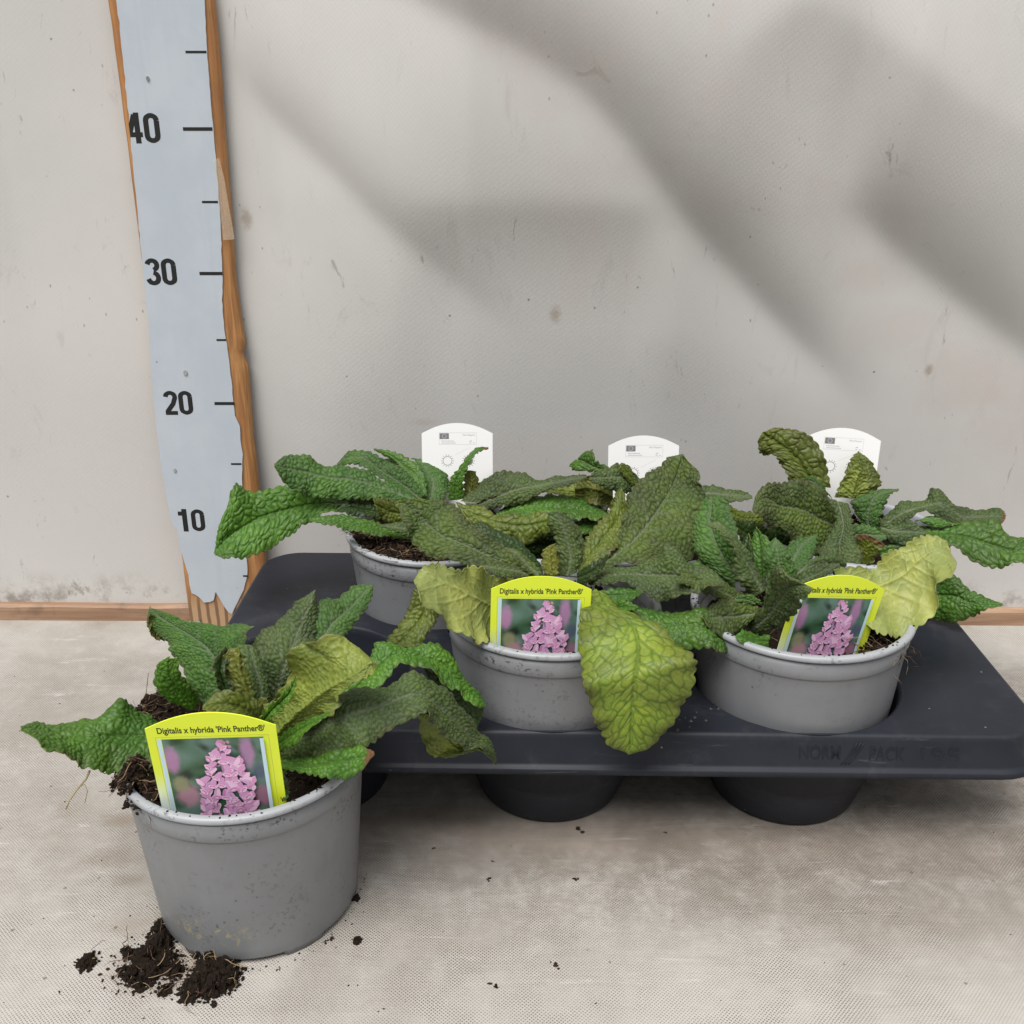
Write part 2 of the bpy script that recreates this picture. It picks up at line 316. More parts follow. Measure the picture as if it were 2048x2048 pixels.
WY = .795; WYAW = -.0115
def wall_y(x): return WY + WYAW*x
def wpt(px, py):
    p = at_y(px, py, WY); return p[0], p[2]
def fold(kind, pts, dep, whi, dep2, wlo, back, fl=.06, fr=.10):
    """V: the cloth above the line leans out; R: a ridge along the line, the cloth below it falls back (crop pixels of the wall)"""
    q = [wpt(400 + x/1.1723, y/1.1723) for x, y in pts]
    return kind, np.array([p[0] for p in q]), np.array([p[1] for p in q]), dep, whi, dep2, wlo, back, fl, fr
FOLDS = [
    fold('V', [(300,-90),(480,-10),(640,65),(760,125),(880,205),(980,310),(1060,420),(1120,500),(1210,600),(1330,730),(1480,880),(1600,1000)], .032, .058, .009, .05, .22, .10, .12),
    fold('V', [(20,100),(100,190),(180,275),(260,345),(340,420),(430,510),(530,590),(680,720),(830,850)], .011, .030, .004, .04, .10, .05, .14),
    fold('R', [(440,478),(560,474),(700,470),(900,472),(1060,478),(1120,482)], .009, .045, 0, .02, .12, .05, .04),
    fold('V', [(1440,470),(1520,500),(1620,585),(1720,665),(1820,745),(1932,830),(2150,1000)], .035, .062, .009, .05, .13, .05, .15),
    fold('R', [(1120,170),(1240,100),(1330,35),(1385,14),(1450,45),(1560,115),(1720,235),(1932,345),(2200,450)], .018, .075, 0, .03, .20, .08, .2),
    fold('R', [(-200,462),(100,466),(500,468),(1100,470),(1500,468),(2200,476)], .0005, .014, 0, .02, .05, .1, .1),
]
nx, nz = 330, 290
X = np.linspace(-1.4, 1.4, nx); X = np.concatenate([np.linspace(-1.4, -.62, 24), np.linspace(-.61, .61, nx-48), np.linspace(.62, 1.4, 24)])
Z = np.concatenate([np.linspace(-.0, .62, nz-30), np.linspace(.63, 1.5, 30)])
GX, GZ = np.meshgrid(X, Z)
H = np.zeros_like(GX)
def soft(q, r=.010): return .5*(q + np.sqrt(q*q + r*r)) - .5*r
for kd, xs, zs, dep, whi, dep2, wlo, back, fl, fr in FOLDS:
    ks = np.ones(9)/9; zl = np.interp(GX, np.linspace(-1.4, 1.4, 1400), np.convolve(np.interp(np.linspace(-1.4, 1.4, 1400), xs, zs), ks, 'same'))
    zl = np.where(GX < xs[0], zs[0], np.where(GX > xs[-1], zs[-1], zl))
    q = GZ - zl; up, dn = soft(q), soft(-q)
    fade = np.clip((GX - xs[0])/fl, 0, 1)*np.clip((xs[-1] - GX)/fr, 0, 1); fade = fade*fade*(3-2*fade)
    if kd == 'V': H += fade*(dep*(1 - np.exp(-up/whi))*np.exp(-(up/back)**2) + dep2*(1 - np.exp(-dn/wlo))*np.exp(-(dn/.15)**2))
    else: H -= fade*dep*(1 - np.exp(-dn/whi))*np.exp(-(dn/back)**2)
H += .010 + np.exp(-((GZ - .50)/.22)**2)*(.036*np.clip((GX + .17)/.14, 0, 1) + .016*np.clip((-.37 - GX)/.08, 0, 1))
rng = random.Random(3)
for i in range(nz):
    for j in range(nx):
        if Z[i] < .8 and abs(X[j]) < .9: H[i, j] += .0020*fbm(X[j]*5, Z[i]*5, 2.3, 2)
_t = np.clip(GZ/.26, 0, 1); H *= _t*_t*(3 - 2*_t)
V = [(GX[i, j], wall_y(GX[i, j]) - H[i, j], GZ[i, j]) for i in range(nz) for j in range(nx)]
F = [(i*nx+j, i*nx+j+1, (i+1)*nx+j+1, (i+1)*nx+j) for i in range(nz-1) for j in range(nx-1)]
mb = MB(); mb.add(V, F); wl_ = mb.build('tarpaulin_wall', M['tarp'])
tag(wl_, 'grey tarpaulin wall with soft diagonal creases behind the plants', 'wall')

# batten along the foot of the wall
mb = MB(); NB = 120
prof = [(0, .0), (0, .0125), (.0015, .0145), (.007, .0148)]
vs_, fs = [], []
for i in range(NB+1):
    x = -1.3 + 2.6*i/NB
    for k, (dy, z) in enumerate(prof):
        n_ = .0006*fbm(x*14, k*3.1, 0, 3) if z > 0 else 0
        vs_.append((x, wall_y(x) - .006 + dy + n_, z + n_*1.2))
k = len(prof)
for i in range(NB):
    for j in range(k-1): fs.append((i*k+j, (i+1)*k+j, (i+1)*k+j+1, i*k+j+1))
mb.add(vs_, fs, 0, False)
tag(mb.build('wooden_batten', M['batten']), 'thin worn wooden batten along the foot of the grey wall', 'batten')

# ------------------------------------------------------------------ measuring board
RY = .775; RT = .0115
root = empty('measuring_board', (at_y(400, 1240, RY)[0], RY, 0))
O = tuple(root.location)
def rp(px, py, Y=RY): p = at_y(px, py, Y); return (p[0], p[2])
left = [(200,-120),(216,0),(233,130),(250,260),(268,400),(284,530),(297,640),(306,760),(325,900),(345,1010),(364,1120),(381,1250)]
right = [(410,-120),(424,0),(437,130),(445,260),(452,350),(459,440),(468,560),(478,640),(488,688),(490,696),(483,704),(482,712),(485,722),(491,728),(493,740),(501,850),(512,960),(520,1050),(528,1130),(540,1262)]
def dens(P, n):
    P = np.array(P, float); d = np.r_[0, np.cumsum(np.hypot(*np.diff(P, axis=0).T))]; t = np.linspace(0, d[-1], n)
    return np.c_[np.interp(t, d, P[:, 0]), np.interp(t, d, P[:, 1])]
n = 90; Lp = [rp(*p) for p in dens(left, n)]; Rp = [rp(*p) for p in dens(right, n)]
mb = MB(); vs_ = []; prof = [(0, .9), (.0, .12), (.0, 0), (.04, 0), (.9, 0), (.965, .12), (1, .45), (1, 1)]
for i in range(n):
    (xl, zl), (xr, zr) = Lp[i], Rp[i]
    for (a, d) in prof:
        jit = .0004*fbm(xl*90, zl*30+a*7, 1, 2)
        zz = zl + (zr - zl)*a
        if i == n-1: zz = 0
        vs_.append((xl + (xr-xl)*a + jit, RY + .0012 + .0075*d, zz))
k = len(prof)
mb.add(vs_, [(i*k+j, (i+1)*k+j, (i+1)*k+j+1, i*k+j+1) for i in range(n-1) for j in range(k-1)])
plank = mb.build('plank', M['wood'], root, O)
# laminated paper scale
lft = [(216,-120),(232,0),(240,60),(247,130),(254,200),(260,260),(266,340),(275,420),(280,480),(288,560),(295,630),(298,655),(303,752),(312,850),(324,942),(336,1010),(345,1050),(354,1056),(358,1085),(365,1112),(370,1130),(377,1150),(379,1170)]
bot = [(384,1186),(392,1190),(400,1196),(408,1205),(420,1204),(428,1200),(431,1184),(440,1197),(448,1212),(456,1224),(463,1229)]
rgt = [(487,1180),(495,1150),(494,1120),(489,1100),(491,1060),(487,1010),(484,960),(485,910),(481,880),(480,855),(478,850),(470,832),(466,800),(463,760),(455,700),(447,645),(444,600),(445,560),(443,500),(441,440),(436,370),(430,300),(425,245),(419,170),(414,100),(409,0),(400,-120)]
tear = [(1.5*math.sin(i*2.7), 1.0*math.cos(i*1.9)) for i in range(40)]
out = [rp(*p) for p in lft] + [rp(*p) for p in bot] + [rp(*p) for p in rgt]
o2 = []
for i in range(len(out)):
    a, b = out[i], out[(i+1) % len(out)]; d = math.hypot(a[0]-b[0], a[1]-b[1]); kk = max(1, int(d/.004))
    for t in range(kk):
        q = t/kk; j = .0006*fbm((a[0]+(b[0]-a[0])*q)*300, (a[1]+(b[1]-a[1])*q)*160, 0, 2) if 0 < i < len(out)-2 else 0
        o2.append((a[0]+(b[0]-a[0])*q + j, a[1]+(b[1]-a[1])*q + j*.6))
mb = MB(); mb.prism(o2[::-1], RY, RY + .0009)
paper = mb.build('paper_scale', M['paper'], root, O)
tag(paper, 'torn pale blue paper scale')
def label_text(name, body, size, mat, parent, loc, off=0.0, width=None, extr=.0001, rot=(R(90), 0, 0)):
    cu = bpy.data.curves.new(name, 'FONT'); cu.body = body; cu.size = size; cu.offset = off; cu.extrude = extr; cu.align_x = 'CENTER'; cu.align_y = 'BOTTOM_BASELINE'
    t = bpy.data.objects.new(name, cu); col.objects.link(t); bpy.context.view_layer.update()
    me = bpy.data.meshes.new_from_object(t.evaluated_get(bpy.context.evaluated_depsgraph_get())); me.name = name
    bpy.data.objects.remove(t); bpy.data.curves.remove(cu)
    xs = [v.co.x for v in me.vertices]; k = width/(max(xs)-min(xs)) if width else 1; me.transform(Matrix.Scale(k, 4, (1, 0, 0)))
    me.materials.clear(); me.materials.append(mat)
    o = bpy.data.objects.new(name, me); col.objects.link(o); o.parent = parent; o.location = loc; o.rotation_euler = rot
    return o
# condensed bold figures drawn as thick strokes (unit: height 1)
def arc(cx, cz, rx, rz, a0, a1, n=10): return [(cx + rx*math.cos(R(a0+(a1-a0)*i/n)), cz + rz*math.sin(R(a0+(a1-a0)*i/n))) for i in range(n+1)]
FIG = {'0': [arc(.29, .74, .185, .165, 0, 180) + arc(.29, .26, .185, .165, 180, 360) + [(.475, .74)]],
       '1': [[(.33, .0), (.33, 1.0)], [(.31, .80), (.07, .80)]],
       '2': [arc(.28, .735, .185, .17, 178, -25, 12) + [(.37, .46), (.13, .16), (.12, .085)], [(.03, .085), (.52, .085)]],
       '3': [arc(.27, .74, .18, .17, 170, -80, 12), arc(.27, .275, .19, .19, 85, -170, 12)],
       '4': [[(.37, .0), (.37, 1.0)], [(.02, .285), (.54, .285)], [(.30, .93), (.075, .30)]]}
def figure(name, body, xr, z0, hgt, wsc, y, parent):
    """right edge of the number at xr, baseline z0; clipped by the caller when needed"""
    mb = MB(); n_ = len(body); adv = .585
    for c, ch in enumerate(body):
        for st in FIG[ch]:
            P = [Vector((p[0], p[1])) for p in st]; w_ = .094 if ch != '1' else .104; Lf, Rt = [], []
            for i, p in enumerate(P):
                if i == 0: t = P[1]-P[0]
                elif i == len(P)-1: t = P[-1]-P[-2]
                else: t = (P[i+1]-P[i]).normalized() + (P[i]-P[i-1]).normalized()
                t.normalize(); nn = Vector((-t.y, t.x)); ww = w_*(1.0 if abs(t.y) > .6 else .86)
                Lf.append(p + nn*ww); Rt.append(p - nn*ww)
            def m(p): return (xr + (p.x - .565 - adv*(n_-1-c))*hgt*wsc, z0 + min(1, max(0, p.y))*hgt)
            for i in range(len(P)-1):
                q = [m(Lf[i]), m(Lf[i+1]), m(Rt[i+1]), m(Rt[i])]
                mb.add([(x, y - .00001*FIG[ch].index(st) - .0000004*i, z) for x, z in q], [(0, 1, 2, 3)], 0, False)
    return mb
def marks(name, px0, px1, py, h=.0024):
    (x0, z0), (x1, z1) = rp(px0, py), rp(px1, py)
    mb = MB(); mb.box(x0, x1, RY - .00012, RY - .00002, z0 - h/2, z0 + h/2); return mb.build(name, M['black'], paper, O)
for px0, px1, py, h in [(371,413,104,.0016),(366,425,258,.0024),(404,436,404,.0016),(399,445,547,.0024),(433,452,680,.0015),(429,469,807,.0024),(462,483,928,.0015),(455,477,1043,.0024),(486,496,1152,.0015)]:
    marks('tick_mark', px0, px1, py, h)
for body, pr, py, hh in [('40', 323, 287, 62), ('30', 356, 571, 55), ('20', 388, 830, 49), ('10', 412, 1063, 45)]:
    p = at_y(pr, py, RY); top = at_y(pr, py - hh, RY)
    mb = figure('numeral', body, p[0], p[2], top[2]-p[2], .99, RY - .00006, paper)
    t = mb.build('numeral', M['black'], paper, O)
    if body == '40':     # the left part of the 4 is cut off with the paper's edge
        xa, za = rp(253, 225); xb, zb = rp(262, 290); nrm = Vector((-(zb - za), 0, xb - xa))
        if nrm.x > 0: nrm = -nrm
        bm = bmesh.new(); bm.from_mesh(t.data)
        bmesh.ops.bisect_plane(bm, geom=bm.verts[:]+bm.edges[:]+bm.faces[:], plane_co=(xa-O[0]+.0004, 0, za-O[2]), plane_no=nrm, clear_outer=True)
        bm.to_mesh(t.data); bm.free()
# tape, nails
tp = [(427,318),(439,316),(450,360),(458,410),(466,455),(470,478),(447,480),(441,420),(434,360)]
mb = MB(); mb.prism([rp(*p) for p in tp][::-1], RY - .0012, RY - .0009); mb.build('clear_tape', M['tape'], root, O)
for px, py, r in [(296,157,.0012),(371,745,.0016),(350,940,.0012),(397,1246,.0022)]:
    p = at_y(px, py, RY); mb = MB(); b = [(p[0] + r*math.cos(a), p[2] + 1.3*r*math.sin(a)) for a in np.linspace(0, 2*math.pi, 13)[:-1]]
    mb.prism(b[::-1], RY - .0008, RY + .001); mb.build('nail', M['nail'], plank, O)
tag(root, 'wooden measuring board with pale blue paper scale numbered 10 to 40', 'ruler')

# ------------------------------------------------------------------ carry tray
TZ, TC, TYAW = .080, (.0565, .6286), R(-1.1)
HX, HY, CR = .2555, .1271, .028
HOLES = [(-.184, -.0620), (-.0306, -.0620), (.1222, -.0620), (-.1115, .0610), (.0420, .0610), (.1885, .0608)]
HR = .0632
tray = empty('carry_tray', (*TC, 0), TYAW)
def rrect(off, n=9):
    pts = []; r = CR + off
    for cx, cy, a0 in [(HX-CR, HY-CR, 0), (-(HX-CR), HY-CR, 90), (-(HX-CR), -(HY-CR), 180), (HX-CR, -(HY-CR), 270)]:
        for i in range(n): a = R(a0 + 90*i/(n-1)); pts.append((cx + r*math.cos(a), cy + r*math.sin(a)))
    return pts
def circ(c, r, n=72): return [(c[0] + r*math.cos(2*math.pi*i/n), c[1] + r*math.sin(2*math.pi*i/n)) for i in range(n)]
def clamp_rr(x, y): return x, max(-HY + .0015, min(HY - .0015, y))
def deck(off):
    o = rrect(-.002); v2 = [Vector(p) for p in o]; e2 = [(i, (i+1) % len(o)) for i in range(len(o))]
    for h in HOLES:
        b = len(v2); cc = circ(h, HR + .002); v2 += [Vector(p) for p in cc]; e2 += [(b+i, b+(i+1) % 72) for i in range(72)]
    vv, ee, ff, *_ = geometry.delaunay_2d_cdt(v2, e2, [], 1, 1e-6)
    keep = []
    for f in ff:
        cx = sum(vv[i].x for i in f)/len(f); cy = sum(vv[i].y for i in f)/len(f)
        if all(math.hypot(cx-h[0], cy-h[1]) > HR + .0012 for h in HOLES): keep.append(tuple(f))
    return [(v.x, v.y, TZ) for v in vv], keep
mb = MB(); dv, df = deck(0)
def orient(f):
    a, b, c = (Vector(dv[i]) for i in f[:3]); return f if (b-a).cross(c-a).z > 0 else f[::-1]
mb.add(dv, [orient(f) for f in df], 0, False)
def rings(mb, loops, flip=False):
    n_ = len(loops[0]); vs_ = [p for l in loops for p in l]; fs = []
    for i in range(len(loops)-1):
        for j in range(n_):
            f = (i*n_+j, i*n_+(j+1) % n_, (i+1)*n_+(j+1) % n_, (i+1)*n_+j); fs.append(f[::-1] if flip else f)
    mb.add(vs_, fs)
sk = [(-.002, TZ), (-.0008, TZ-.0004), (.0002, TZ-.0016), (.0008, TZ-.004), (.0032, .0615), (.0040, .0598), (.0060, .0592), (.0066, .0585), (.0066, .0555), (.0058, .0548), (.0040, .0552), (.0030, .0580), (-.001, TZ-.004), (-.004, TZ-.002)]
rings(mb, [[(x, y, z) for x, y in rrect(o)] for o, z in sk], True)
trayp = mb.build('deck', M['tray'], tray)
for h in HOLES:
    mb = MB()
    pr = [(HR+.002, TZ), (HR+.0008, TZ-.0004), (HR, TZ-.0016), (HR-.0006, TZ-.006), (.0570, .0309), (.0555, .0305), (.0, .0303)]
    rings(mb, [[(x, y, z) for x, y in circ(h, max(r, .0005))] for r, z in pr])
    pr2 = [(HR+.0005, TZ-.003), (.0550, .030), (.0475, .006), (.0455, .0015), (.042, .0), (.0, .0)]
    rings(mb, [[(x, y, z) for x, y in circ(h, max(r, .0005))] for r, z in pr2], True)
    mb.build('cup', M['tray'], tray)
def tray_front_text(body, px, py, size, width):
    p = at_y(px, py, .494)
    return label_text('embossed_lettering', body, size, M['tray'], tray, (p[0]-TC[0], -HY - .0024, p[2]), .00010, width, .00028, (R(84), 0, 0))
tray_front_text('NORM', 1650, 1524, .0120, .0235)
tray_front_text('PACK', 1783, 1525, .0120, .0200)
tray_front_text('195', 1885, 1527, .0125, .0220)
mb = MB(); p = at_y(1722, 1524, .494)
for t in range(3): mb.tube([(p[0]-TC[0]-.008+t*.002+q*.0016, -HY-.0030+.00025*q, p[2]-.003+.0018*q+.0004*q*q*.5) for q in range(6)], .0004, .0002, 5)
mb.build('embossed_swoosh', M['tray'], tray)
tag(tray, 'black plastic carry tray with round cups and embossed front edge', 'tray')
def tray_w(h): c_, s_ = math.cos(TYAW), math.sin(TYAW); return (TC[0] + h[0]*c_ - h[1]*s_, TC[1] + h[0]*s_ + h[1]*c_)

# ------------------------------------------------------------------ pots and soil
PR, PH, PB = .0645, .0998, .0540
def make_pot(parent, rz, seed):
    n_ = 128
    def rad(z): return PB + (PR - .0018 - PB)*(z/PH)
    prof = [(PB-.004, .004), (PB-.0012, .0012), (PB, 0.0)]
    zs = list(np.linspace(.004, PH-.0170, 14)); prof += [(rad(z), z) for z in zs]
    prof += [(rad(PH-.0165)+.0001, PH-.0165), (rad(PH-.0160)+.0006, PH-.0160), (rad(PH-.0154)+.0008, PH-.0154), (rad(PH-.004)+.0008, PH-.0034)]
    inn = [(rad(PH-.0045)-.0016, PH-.0045), (rad(.06)-.0012, .06), (rad(.02)-.0012, .02), (PB-.004, .004)]
    prof += inn
    loops = []
    for r, z in prof:
        l = []
        for i in range(n_):
            a = 2*math.pi*i/n_ + rz
            zz = z
            if z < .0035:
                ph = (i/n_*6) % 1
                up = min(1, max(0, (abs(ph-.5) - .30)/.02)); zz = z + .0032*(1-up) if z < .003 else z
            l.append((r*math.cos(a), r*math.sin(a), zz))
        loops.append(l)
    mb = MB(); rings(mb, loops)
    cen = len(mb.v); mb.add([(((PB-.004)*math.cos(2*math.pi*i/n_)), (PB-.004)*math.sin(2*math.pi*i/n_), .0045) for i in range(n_)], [tuple(range(n_-1, -1, -1))])
    body = mb.build('pot', M['pot'], parent)
    rp_ = [(PR-.0020, PH-.0036), (PR-.0002, PH-.0035), (PR+.0002, PH-.0029), (PR+.0002, PH-.0012), (PR-.0004, PH-.0003), (PR-.0014, PH), (PR-.0034, PH), (PR-.0042, PH-.0006), (PR-.0046, PH-.003), (PR-.0050, PH-.010)]
    mb = MB(); rng = random.Random(seed); ph = rng.uniform(0, 6)
    rings(mb, [[(r*math.cos(2*math.pi*i/n_), r*math.sin(2*math.pi*i/n_), z) for i in range(n_)] for r, z in rp_])
    rim = mb.build('rim', M['rim'], body)
    return body
def fibre(mb, c, rng, ln, mi, r=.00022, up=.3):
    p = Vector(c); d = Vector((rng.gauss(0, 1), rng.gauss(0, 1), rng.gauss(0, up))).normalized(); pts = [p.copy()]
    for _ in range(5):
        d = (d + Vector((rng.gauss(0, .45), rng.gauss(0, .45), rng.gauss(0, .25)))).normalized(); p = p + d*ln/5; pts.append(p.copy())
    mb.tube(pts, r, r*.5, 4, mi)
def make_soil(parent, seed, zc, heaps=(), nfib=60, ncr=420):
    """heaps: (angle deg, radius, height, width)"""
    rng = random.Random(seed); nr, na = 26, 84; vs_ = [(0, 0, zc)]; fs = []
    hp = [(math.cos(R(a))*r, math.sin(R(a))*r, h, wd) for a, r, h, wd in heaps]
    def hgt(x, y):
        z = zc + .0035*fbm(x*60, y*60, seed, 4) + .0015*fbm(x*300, y*300, seed, 3)
        for hx, hy, h, wd in hp: z += h*math.exp(-((x-hx)**2 + (y-hy)**2)/wd**2)*(1 + .25*fbm(x*140, y*140, seed+5, 4))
        return z
    rm = PR - .0052
    for i in range(1, nr+1):
        for j in range(na):
            r = rm*i/nr; a = 2*math.pi*j/na; x, y = r*math.cos(a), r*math.sin(a); vs_.append((x, y, hgt(x, y)))
    fs += [(0, 1+j, 1+(j+1) % na) for j in range(na)]
    for i in range(nr-1):
        for j in range(na): a = 1+i*na; fs.append((a+j, a+na+j, a+na+(j+1) % na, a+(j+1) % na))
    mb = MB(); mb.add(vs_, fs)
    for _ in range(ncr):
        r = rm*math.sqrt(rng.random()); a = rng.uniform(0, 6.283); x, y = r*math.cos(a), r*math.sin(a)
        mb.chunk((x, y, hgt(x, y)+.0005), rng.choice((.0005, .0008, .0012, .0018))*rng.uniform(.7, 1.2), rng, rng.choice((0, 0, 1)))
    for hx, hy, h, wd in hp:
        for _ in range(int(420*min(1, h/.02))+50):
            x, y = hx + rng.gauss(0, wd*.55), hy + rng.gauss(0, wd*.55)
            if math.hypot(x, y) > PR + (.0045 if h > .012 else -.002): continue
            mb.chunk((x, y, max(zc+.008, hgt(x, y)) + rng.uniform(-.0015, .0015)), rng.choice((.0005, .0007, .0009, .0012, .0020))*rng.uniform(.7, 1.2), rng, rng.choice((0, 0, 1)))
        for _ in range(int(nfib*.7)):
            x, y = hx + rng.gauss(0, wd*.6), hy + rng.gauss(0, wd*.6)
            if math.hypot(x, y) > PR + (.002 if h > .012 else -.004): continue
            fibre(mb, (x, y, max(zc+.008, hgt(x, y)+.001)), rng, rng.uniform(.006, .022), rng.choice((2, 3, 3)), rng.uniform(.00013, .0003))
    for _ in range(nfib):
        r = rm*math.sqrt(rng.random()); a = rng.uniform(0, 6.283); x, y = r*math.cos(a), r*math.sin(a)
        fibre(mb, (x, y, hgt(x, y)+.001), rng, rng.uniform(.005, .018), rng.choice((2, 3, 3)), rng.uniform(.00012, .00025))
    # crumbs lying on the rim
    for _ in range(70):
        a = rng.uniform(0, 6.283); r = PR - rng.uniform(.0006, .0042)
        mb.chunk((r*math.cos(a), r*math.sin(a), PH + .0002), rng.uniform(.0003, .0009), rng, 0, .6)
    return mb.build('soil', [M['soil'], M['soil2'], M['fibre'], M['fibre2']], parent)

# ------------------------------------------------------------------ leaves
CROPS = {'A': (0, 1150, 1024/1932), 'B': (430, 830, 700/1932), 'C': (830, 900, 600/1783), 'D': (1330, 830, 718/1927)}
KINDS = {  # colour of the visible face, purple tinge, hairy
 'G': ((.088, .205, .030), .25, 0), 'N': ((.098, .230, .030), .12, 0), 'B': ((.105, .165, .048), .42, 1), 'D': ((.102, .160, .030), .48, 1),
 'K': ((.036, .078, .018), .35, 0), 'O': ((.150, .195, .030), .40, 0), 'Y': ((.220, .305, .036), .45, 0), 'E': ((.090, .205, .042), .25, 1),
 'P': ((.310, .358, .105), 0, 0), 'U': ((.195, .250, .050), .1, 0), 'W': ((.130, .150, .028), .3, 0)}
def cubic(T, Pn, t):
    T = np.asarray(T); m = np.zeros_like(Pn)
    for i in range(len(T)):
        if i == 0: m[i] = (Pn[1]-Pn[0])/(T[1]-T[0])
        elif i == len(T)-1: m[i] = (Pn[-1]-Pn[-2])/(T[-1]-T[-2])
        else:
            h0, h1 = T[i]-T[i-1], T[i+1]-T[i]
            m[i] = ((Pn[i]-Pn[i-1])/h0*h1 + (Pn[i+1]-Pn[i])/h1*h0)/(h0+h1)
    k = np.clip(np.searchsorted(T, t, side='right')-1, 0, len(T)-2); h = (T[k+1]-T[k]); s = (t-T[k])/h
    s = s[:, None]; h = h[:, None]
    return (2*s**3-3*s**2+1)*Pn[k] + (s**3-2*s**2+s)*h*m[k] + (-2*s**3+3*s**2)*Pn[k+1] + (s**3-s**2)*h*m[k+1]
def cells(P2, size, seed):
    rs = np.random.RandomState(seed); n_ = 160; jx = rs.rand(n_, n_); jy = rs.rand(n_, n_); jr = rs.rand(n_, n_)
    q = P2/size; ip = np.floor(q).astype(int); f1 = np.full(len(q), 9.); f2 = np.full(len(q), 9.); rid = np.zeros(len(q))
    for dx in (-1, 0, 1):
        for dy in (-1, 0, 1):
            a = ip[:, 0]+dx; b = ip[:, 1]+dy
            d = np.hypot(a + .12+.76*jx[a % n_, b % n_] - q[:, 0], b + .12+.76*jy[a % n_, b % n_] - q[:, 1])
            nw = d < f1; f2 = np.where(nw, f1, np.minimum(f2, d)); rid = np.where(nw, jr[a % n_, b % n_], rid); f1 = np.where(nw, d, f1)
    return f2 - f1, rid
LEAF_I = [0]; SHIFT = set()
STATS = []
def leaf(parent, crop, kind, y, dA, dB, st, vis='U', brown=0.0, cell=None, ruffle=1.0, bulge=.10, label=None):
    LEAF_I[0] += 1; seed = LEAF_I[0]; rs = np.random.RandomState(seed)
    cx, cy, cs = CROPS[crop]; ns = len(st)
    if cell is None: cell = .0025 if KINDS[kind][2] else .0030
    elif KINDS[kind][2]: cell *= .72
    y = [q - (.010 if parent.name in SHIFT else 0) for q in y]
    ys = np.interp(np.linspace(0, 1, ns), np.linspace(0, 1, len(y)), y)
    tap = np.ones(ns); tap[0] = .35; tap[-1] = .35
    def pt(p, Y): return at_y(cx + p[0]*cs, cy + p[1]*cs, Y)
    A, Mi, B = [], [], []
    for i, s_ in enumerate(st):
        if len(s_) == 2: a = (s_[0], s_[1]-4); m_ = s_; b = (s_[0], s_[1]+4)
        else: a, m_, b = s_[0:2], s_[2:4], s_[4:6]
        A.append(pt(a, ys[i] + dA*tap[i])); Mi.append(pt(m_, ys[i])); B.append(pt(b, ys[i] + dB*tap[i]))
    A, Mi, B = map(np.array, (A, Mi, B))
    if kind not in 'YP': A = Mi + (A - Mi)*1.07; B = Mi + (B - Mi)*1.07
    STATS.append((parent.name, crop, kind, float(min(A[:, 2].min(), B[:, 2].min())), float(max(A[:, 2].max(), B[:, 2].max()))))
    seg = (np.linalg.norm(np.diff(Mi, axis=0), axis=1) + .5*np.linalg.norm(np.diff(A, axis=0), axis=1) + .5*np.linalg.norm(np.diff(B, axis=0), axis=1))/2 + 1e-4
    T = np.r_[0, np.cumsum(seg)]; Ln = T[-1]
    wid = np.linalg.norm(A-Mi, axis=1).max() + np.linalg.norm(B-Mi, axis=1).max()
    nu = int(np.clip(Ln/.00062, 40, 230)); nv = int(np.clip(wid/.00062, 28, 150)) | 1
    t = np.linspace(0, Ln, nu); a, m_, b = cubic(T, A, t), cubic(T, Mi, t), cubic(T, B, t)
    v = np.linspace(-1, 1, nv); av = np.abs(v); half = nv//2
    s = t
    wa = np.linalg.norm(a-m_, axis=1); wb = np.linalg.norm(b-m_, axis=1)
    tooth = .0046 + .0012*rs.rand(); P = np.zeros((nu, nv, 3)); W = np.zeros((nu, nv))
    wob = np.interp(s, np.linspace(0, Ln, 14), rs.randn(14)*.5)
    endf = np.clip(np.minimum(s, Ln-s)/(.12*Ln), 0, 1)
    for side, E, wd, ph in ((-1, a, wa, 0.0), (1, b, wb, 1.7)):
        tt = (1 - np.abs(np.sin(np.pi*s/tooth + ph + wob))**1.0*1.0)
        amp = -.00165*endf*tt*(.7 + .6*np.interp(s, np.linspace(0, Ln, 11), rs.rand(11))) + .0004
        idx = np.where(v < 0)[0] if side < 0 else np.where(v >= 0)[0]
        for k in idx:
            w_ = av[k] + amp/np.maximum(wd, .002)*av[k]**4
            w_ = np.clip(w_, 0, 1.3)
            P[:, k] = m_ + (E-m_)*w_[:, None]; W[:, k] = wd*v[k]
    def normals(P):
        du = np.gradient(P, axis=0); dv = np.gradient(P, axis=1); N = np.cross(du, dv); return N/np.maximum(np.linalg.norm(N, axis=2, keepdims=True), 1e-12)
    N = normals(P); view = np.array([0, 0, CAM_H]) - P; view /= np.linalg.norm(view, axis=2, keepdims=True)
    area = np.linalg.norm(np.cross(np.gradient(P, axis=0), np.gradient(P, axis=1)), axis=2)
    f = ((N*view).sum(2)*area).sum()
    sgn = 1.0 if (f > 0) == (vis == 'U') else -1.0
    flipw = sgn < 0
    # broad shape: domed halves, ruffled margin
    Wd = np.where(v[None, :] < 0, wa[:, None], wb[:, None])
    d0 = bulge*Wd*(4*av*(1-av))[None, :]
    ph = rs.rand(4)*6.28
    ruf = (np.sin(2*np.pi*s/.021 + ph[0] + 1.5*wob)[:, None]*(v[None, :] < 0) + np.sin(2*np.pi*s/.019 + ph[1] + 1.5*wob)[:, None]*(v[None, :] >= 0))
    d0 = d0 + ruffle*.0015*ruf*(av**2.2)[None, :]*endf[:, None]*np.clip(Wd/.012, 0, 1)
    P = P + (N*sgn)*d0[..., None]
    N = normals(P)*sgn
    # veins and quilting
    sv = (s[:, None] - 1.05*np.abs(W))/.0125 + .35*np.sin(s[:, None]*90 + ph[2]) + (v[None, :] > 0)*.45
    lat = np.abs(sv - np.round(sv))*.0125*.72
